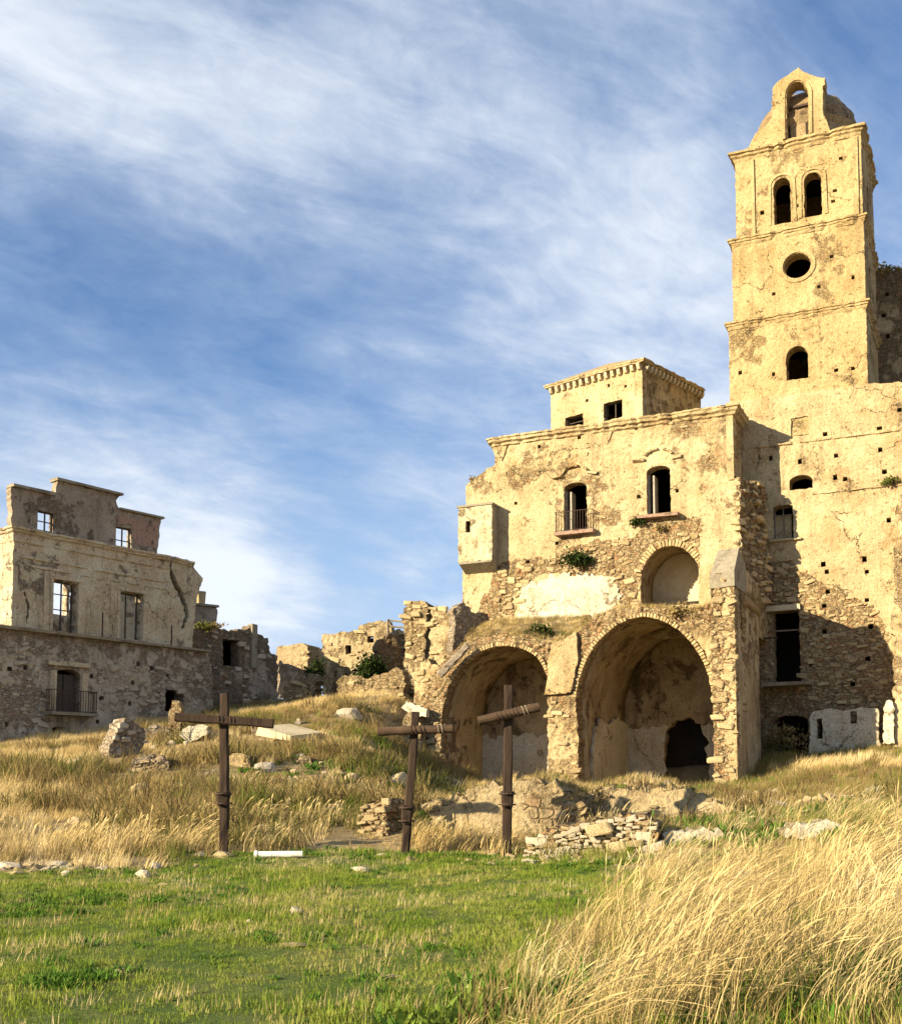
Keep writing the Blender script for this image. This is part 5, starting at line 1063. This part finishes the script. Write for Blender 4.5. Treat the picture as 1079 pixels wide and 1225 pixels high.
def scatter(name, P, scl, bank, label, rotz=None, tilt=.12):
    n = len(P); me = bpy.data.meshes.new(name); me.from_pydata([tuple(p) for p in P], [], [])
    ro = np.c_[rng.normal(0, tilt, n), rng.normal(0, tilt, n), rng.uniform(-.45, .45, n) if rotz is None else rng.uniform(-rotz, rotz, n)]
    a = me.attributes.new('rot', 'FLOAT_VECTOR', 'POINT'); a.data.foreach_set('vector', ro.astype(np.float32).ravel())
    a = me.attributes.new('scl', 'FLOAT', 'POINT'); a.data.foreach_set('value', np.asarray(scl, np.float32))
    a = me.attributes.new('idx', 'INT', 'POINT'); a.data.foreach_set('value', rng.integers(0, 99, n).astype(np.int32))
    o = bpy.data.objects.new(name, me); COL.objects.link(o); o['kind'] = 'stuff'; o['label'] = label; o['category'] = 'grass'
    gname = name+'_nodes'; ng = bpy.data.node_groups.new(gname, 'GeometryNodeTree')
    ng.interface.new_socket('Geometry', in_out='INPUT', socket_type='NodeSocketGeometry'); ng.interface.new_socket('Geometry', in_out='OUTPUT', socket_type='NodeSocketGeometry')
    N_ = ng.nodes.new; L_ = ng.links.new; gi, go = N_('NodeGroupInput'), N_('NodeGroupOutput'); ip = N_('GeometryNodeInstanceOnPoints'); ci = N_('GeometryNodeCollectionInfo')
    ci.inputs[0].default_value = link_off(name+'_tufts', bank); ci.inputs['Separate Children'].default_value = True; ci.inputs['Reset Children'].default_value = True
    def na(nm, ty):
        q = N_('GeometryNodeInputNamedAttribute'); q.data_type = ty; q.inputs[0].default_value = nm; return q.outputs[0]
    L_(gi.outputs[0], ip.inputs['Points']); L_(ci.outputs[0], ip.inputs['Instance']); ip.inputs['Pick Instance'].default_value = True
    L_(na('idx', 'INT'), ip.inputs['Instance Index']); e = N_('FunctionNodeEulerToRotation'); L_(na('rot', 'FLOAT_VECTOR'), e.inputs[0]); L_(e.outputs[0], ip.inputs['Rotation']); L_(na('scl', 'FLOAT'), ip.inputs['Scale']); L_(ip.outputs[0], go.inputs[0])
    md = o.modifiers.new('scatter', 'NODES'); md.node_group = ng; return o
def field(x0, x1, y0, y1, dens):
    n = int((x1-x0)*(y1-y0)*dens); return np.c_[rng.uniform(x0, x1, n), rng.uniform(y0, y1, n)]
def onground(P): return np.c_[P, gz(P[:, 0], P[:, 1])]
def clear_of_walls(P):
    k = np.ones(len(P), bool)
    for pl, s0, s1, d0, d1 in ((C, c_out[:, 0].min()-.1, c_out[:, 0].max(), .1, -9), (Bp, -9, 12, .1, -12), (A, a_out[:, 0].min(), sR_A, .1, -9), (Lp, -4, sE+.3, .15, -7.5)):
        q = P[:, :2]-pl.o[:2]; s = q@pl.u[:2]; d = q@pl.n[:2]; k &= ~((s > s0) & (s < s1) & (d < d0) & (d > d1))
    return k
def frust(P, m_=3.0): return (np.abs(P[:, 0]) < P[:, 1]*.40+m_)
def keep_clear(P, ahead=2.0, low=.3):
    """grass is short on and just in front of stones and blocks"""
    f = np.ones(len(P))
    for x, y, r in CLEAR: f = np.where((np.abs(P[:, 0]-x) < r) & (P[:, 1] < y+.3) & (P[:, 1] > y-ahead-r), low, f)
    return f
patch = lambda P, f, s: fbm(np.c_[P[:, :2]*f, P[:, 0]*0], 3, s)

T_lawn = [tuft('lawn_tuft', 40, .055, .13, (.08, 0), .008, M['lawn'], 400+i) for i in range(6)]
T_tall = [tuft('lawn_tuft_tall', 22, .105, .12, (.14, 0), .007, M['lawn'], 410+i) for i in range(4)]
P = field(-14, 6, 5.2, 21.5, 110); P = P[frust(P, 1.5)]; P = P[in_lawn(P)]
pv_ = patch(P, .7, 31); P = P[(rng.random(len(P)) < .75+pv_*1.2)]; pv_ = patch(P, .9, 33)
scatter('lawn_grass', onground(P), rng.uniform(.55, 1.3, len(P))*(1+pv_*1.6), T_lawn+T_tall[:2], 'short green grass covering the field in front of crosses', 3.1)
T_straw = [tuft('straw_tuft', 10, .12, .12, (.2, 0), .006, M['dry'], 420+i) for i in range(4)]
P = field(-14, 6, 5.2, 21.5, 17); P = P[frust(P, 1.5)]; P = P[in_lawn(P)]; P = P[patch(P, .6, 35)+patch(P, 2.2, 36)*.6 > .03]
scatter('lawn_straw', onground(P), rng.uniform(.6, 1.3, len(P)), T_straw, 'dry straw stalks sprinkled through the green field')
# tall dry grass: near on the right, farther on the bank
T_near = [tuft('dry_tuft', 26, .5, .18, (.40, .05), .0055, M['dry'], 430+i, flare=.34) for i in range(5)]+[seed_tuft('seed_tuft', 13, .88, .17, (.60, .02), M['dry'], 440+i, .0055) for i in range(7)]
T_green = [tuft('green_tuft', 40, .28, .18, (.15, 0), .009, M['lawn'], 450+i, flare=.5) for i in range(3)]
T_under = T_green+[tuft('brown_tuft', 26, .3, .18, (.3, 0), .008, M['drybrown'], 455+i, flare=.4) for i in range(3)]
P = field(-1, 14, 5.0, 20, 60); P = P[frust(P, 2)]; P = P[~in_lawn(P)]; P = P[P[:, 1] > 6.1]
gp_ = patch(P, .55, 37)+patch(P, 1.6, 39)*.4+np.clip((7.9-P[:, 1])*.05, 0, .1); P = P[rng.random(len(P)) < np.where(gp_ > .04, .2, np.where(gp_ > -.08, .7, 1.))]
scl_ = rng.uniform(.6, 1.2, len(P))*(1+patch(P, .45, 38)*.9)
edge_ = np.clip((P[:, 0]-(-.25+(P[:, 1]-7)*.22))/1.0, .5, 1)
scatter('tall_dry_grass', onground(P), scl_*edge_*np.clip(1.12-(P[:, 1]-8)*.065, .42, 1.05)*(1+np.clip((P[:, 0]-3.2)/4, 0, .7)*np.clip((P[:, 1]-9)/3, 0, 1))*keep_clear(P, 2.4, .28), T_near+[tuft('dead_tuft', 26, .5, .2, (.34, .0), .008, M['drybrown'], 580+i, flare=.6) for i in range(2)], 'tall wind-bent dry grass covering the near right mound', 1.2, .24)
P = field(-1, 14, 5.0, 20, 30); P = P[frust(P, 2)]; P = P[~in_lawn(P)]; scatter('green_undergrowth', onground(P), rng.uniform(.5, 1.25, len(P))*keep_clear(P, 1.5, .4), T_under, 'green and brown undergrowth below the tall dry grass', 3.1)
T_far = [tuft('bank_tuft', 38, .34, .24, (.34, .0), .012, M['dry'], 460+i, flare=.35) for i in range(6)]
T_brn = [tuft('bank_brown_tuft', 38, .34, .26, (.22, .0), .013, M['drybrown'], 470+i, flare=.5) for i in range(5)]
Pn = field(-24, 22, 17.5, 66, 13); Pn = Pn[frust(Pn, 3)]; Pn = Pn[~in_lawn(Pn, .3)]; Pn = Pn[clear_of_walls(Pn)]
right_near = (Pn[:, 0] > 1) & (Pn[:, 1] < 20.5); Pn = Pn[~right_near]
bare = (Pn[:, 0] > -1.2) & (Pn[:, 0] < 9.5) & (Pn[:, 1] > 23) & (Pn[:, 1] < 46) & (patch(Pn, .5, 44) < .14) & (rng.random(len(Pn)) < .66); Pn = Pn[~bare]
pt_ = patch(Pn, .22, 41)+patch(Pn, 1.1, 42)*.35
wl = (Pn[:, 1] > 21.5) & (Pn[:, 0] > -.24*Pn[:, 1]) & (Pn[:, 1] < 50); pt_ = pt_-np.where(wl, .13, -.02)
br = pt_ < -.05
Pd = Pn[~br]; scatter('bank_dry_grass', onground(Pd), rng.uniform(.5, 1.25, len(Pd))*(1+patch(Pd, .5, 61)*1.2)*keep_clear(Pd), T_far, 'golden dry grass covering the bank and slope below the ruins', 1.1, .2)
Pb = Pn[br]; scatter('bank_brown_grass', onground(Pb), rng.uniform(.5, 1.35, len(Pb))*(1+patch(Pb, .6, 62)*1.4)*keep_clear(Pb), T_brn+T_green[:2], 'brown and olive withered grass on the bank', 1.6, .25)
# dense band of long grass right at the foot of the bank
P = field(-16, 3.2, 18.6, 22.8, 15); P = P[~in_lawn(P, .3)]; P = P[patch(P, .7, 63) > -.12]; scatter('foot_dry_grass', onground(P), rng.uniform(.5, 1.15, len(P))*keep_clear(P), T_far[:3]+T_brn[:3]+[seed_tuft('foot_seed', 12, .55, .22, (.42, 0), M['dry'], 480+i, .010) for i in range(3)], 'long pale dry grass along the foot of bank behind the crosses', 1.2, .25)
# leafy weeds
T_weed = [tuft('weed_tuft', 34, .12, .15, (.0, 0), .026, M['weed'], 490+i, leaf=True, flare=.9) for i in range(5)]
def blob(px, py, n, r, ry=None):
    g_ = ground(px, py); return np.c_[g_[0]+rng.normal(0, r, n), g_[1]+rng.normal(0, ry or r, n)]
P = np.vstack([blob(75, 1175, 70, .20, .16), blob(100, 1080, 60, .8, .3), blob(30, 1092, 40, .6, .3), blob(330, 1024, 60, 1.2, .12), blob(560, 1026, 90, 1.4, .15), blob(700, 1036, 40, .8, .2), blob(180, 1045, 30, .8, .2), blob(640, 1010, 16, .15, .2)])
P2 = field(-13, 5, 6, 21, 5); P2 = P2[in_lawn(P2)]; P2 = P2[patch(P2, .5, 91) > -.02]; P = np.vstack([P, P2])
scatter('leafy_weeds', onground(P), rng.uniform(.3, .85, len(P)), T_weed, 'low leafy green weeds dotted over the field', 3.1)
P = np.vstack([blob(970, 985, 150, 1.3, 1.6), blob(1010, 975, 90, .9, 1.2), blob(900, 985, 60, 1.0, .8), blob(1000, 1180, 70, .5, .5), blob(900, 1215, 60, .5, .3), blob(760, 1200, 50, .5, .4), blob(840, 950, 50, 1.5, 1), blob(590, 990, 40, 1.0, .8), blob(610, 960, 40, 1, 1), blob(380, 930, 60, 1.5, 1.5), blob(430, 900, 60, 1.2, 1.5)])
P = np.vstack([P, P+rng.normal(0, .25, P.shape)])
scatter('bank_weeds', onground(P), rng.uniform(.8, 2.0, len(P)), T_weed, 'patches of bright green weeds among dry grass', 3.1)
# broken stone strewn over the bank
gr_ = [bpy.data.objects.new('rubble_stone', m_) for m_ in STONES[:5]+GSTONES[:2]]
P = field(-9, 10, 22, 46, 14); P = P[frust(P, 1)]; P = P[~in_lawn(P)]; P = P[clear_of_walls(P)]; k_ = patch(P, .4, 71)+patch(P, 1.3, 72)*.5+np.where(P[:, 0] > -.5, .12, -.08); P = P[k_ > .08]
T_scrub = [tuft('scrub_tuft', 60, .55, .3, (.12, 0), .02, M['drybrown'], 560+i, flare=.95) for i in range(4)]+[tuft('green_scrub', 60, .45, .3, (.05, 0), .022, M['drybrown'], 570+i, flare=1.0) for i in range(2)]
Ps = field(-16, 9, 21.5, 52, 3.4); Ps = Ps[frust(Ps, 1)]; Ps = Ps[clear_of_walls(Ps)]; Ps = Ps[patch(Ps, .5, 81)+patch(Ps, .16, 82)+np.where(Ps[:, 0] > -.27*Ps[:, 1], .10, -.1) > .06]
o = scatter('scrub', onground(Ps), rng.uniform(.6, 1.7, len(Ps))*keep_clear(Ps), T_scrub, 'dark brown and olive scrub on the rough bank', 3.1, .2); o['category'] = 'scrub'
BT = np.vstack(BANKTOP); BT = BT[rng.integers(0, len(BT), 520)]+rng.normal(0, .12, (520, 3))*np.array([1, 1, 0])
scatter('bank_top_grass', BT, rng.uniform(.25, .8, len(BT)), T_brn+T_far[:3]+T_weed[:1], 'short withered grass on the rocky lips below the arches')
o = scatter('slope_rubble', onground(P), .03+.13*rng.random(len(P))**2.2, gr_, 'broken stone rubble strewn over the bank below the arches', 3.1, .5); o['category'] = 'rubble'
P = np.vstack([blob(700, 1028, 90, 1.0, .35), blob(60, 1042, 60, 1.0, .3), blob(330, 905, 70, 1.8, 1.5)])
o = scatter('lawn_rubble', onground(P), .02+.06*rng.random(len(P))**2, gr_, 'small broken stones scattered at the lawn edge', 3.1, .5); o['category'] = 'rubble'
# grass on the vault tops
k = rng.integers(0, len(TERR), 1500); P = TERR[k]+np.c_[rng.normal(0, .1, len(k)), rng.normal(0, .1, len(k)), np.zeros(len(k))]
P = P[rng.random(len(P)) < .7]; scatter('terrace_grass', P, rng.uniform(.35, .95, len(P)), T_brn+T_far[:2], 'withered grass growing on top of the arcade vaults')
def bush(name, label, c, r, n, cat='shrub', leaf=.09, seed=0, hang=0., mat='bush'):
    """twigs from a root and a loose cloud of leaf-sized faces in uneven clumps"""
    rr = np.random.default_rng(seed); c = np.asarray(c, float); t_ = thing(name, label, cat, c); mb = MB(); V = []; Fc = []; cl_ = []
    for i in range(9):
        d_ = rr.normal(0, 1, 3); d_[2] = abs(d_[2])*(1-hang)-hang*.5; d_ /= np.linalg.norm(d_); e = c+d_*np.array(r)*rr.uniform(.5, .95); cl_.append(e)
        mb.tube([c, (c+e)/2+rr.normal(0, .03, 3), e], [.02, .014, .006], 5)
    mb.obj('branches', M['twig'], t_)
    for i in range(n):
        e = cl_[int(rr.integers(len(cl_)))]; p = e+rr.normal(0, 1, 3)*np.array(r)*.24; a = rr.normal(0, 1, 3); a /= np.linalg.norm(a); b = np.cross(a, rr.normal(0, 1, 3)); b /= np.linalg.norm(b); s_ = leaf*rr.uniform(.5, 1.2); k0 = len(V)
        V += [p-a*s_, p+b*s_*.45, p+a*s_, p-b*s_*.45]; Fc.append((k0, k0+1, k0+2, k0+3))
    mesh('foliage', V, Fc, M[mat], t_)
    return t_
bush('bush', 'dark green bush growing against the collapsed wall on slope', at(438, 812, 57.5), (.95, .6, 1.0), 1500, 'bush', .13, 1); 
bush('bush', 'olive shrub below the farthest house', at(376, 808, 66), (.6, .5, .8), 400, 'bush', .13, 2)
bush('wall_shrub', 'green shrub hanging over the white plaster patch on palace front', A.pt(*A.st(692, 672), .12), (.85, .4, .5), 700, 'shrub', .11, 3, .35)
bush('wall_shrub', 'green tuft growing under right window sill of palace', A.pt(*A.st(766, 626), .12), (.38, .25, .28), 220, 'shrub', .09, 4, .3)
bush('wall_shrub', 'small weedy tuft left of the wall niche', A.pt(*A.st(792, 634), .1), (.3, .2, .25), 120, 'shrub', .08, 5, .3, 'drybrown')
bush('wall_shrub', 'dry tuft sprouting from the church wall near right edge', Bp.pt(*Bp.st(1066, 579), .12), (.5, .3, .3), 220, 'shrub', .1, 6, .1, 'drybrown')
bush('wall_shrub', 'round dark tuft on broken top left corner of palace', A.pt(*A.st(563, 575), -.2), (.28, .25, .25), 160, 'shrub', .08, 7, 0, 'drybrown')
bush('wall_shrub', 'dry weeds on top of the nave wall behind tower', nv.pt(*nv.st(1066, 323), -.3), (.9, .4, .45), 300, 'shrub', .12, 8, 0, 'drybrown')
bush('wall_shrub', 'green weeds on the vault between small and large arches', C.pt(*C.st(640, 757), -.6), (.6, .4, .4), 260, 'shrub', .1, 9, 0)
bush('wall_shrub', 'olive weeds on top right shoulder of large arch', C.pt(*C.st(818, 735), -.3), (.9, .5, .5), 420, 'shrub', .1, 10, .1, 'drybrown')
bush('bramble', 'dry brown bramble in front of arched cellar opening', Bp.pt(*Bp.st(945, 895), .9), (1.1, .6, .9), 700, 'shrub', .1, 11, 0, 'drybrown')
bush('wall_shrub', 'dry grass tuft growing on roof edge of dark ruined house', m1.pt(*m1.st(245, 752), .1), (.9, .3, .4), 300, 'shrub', .12, 12, 0, 'drybrown')
print('objects', len(bpy.data.objects))
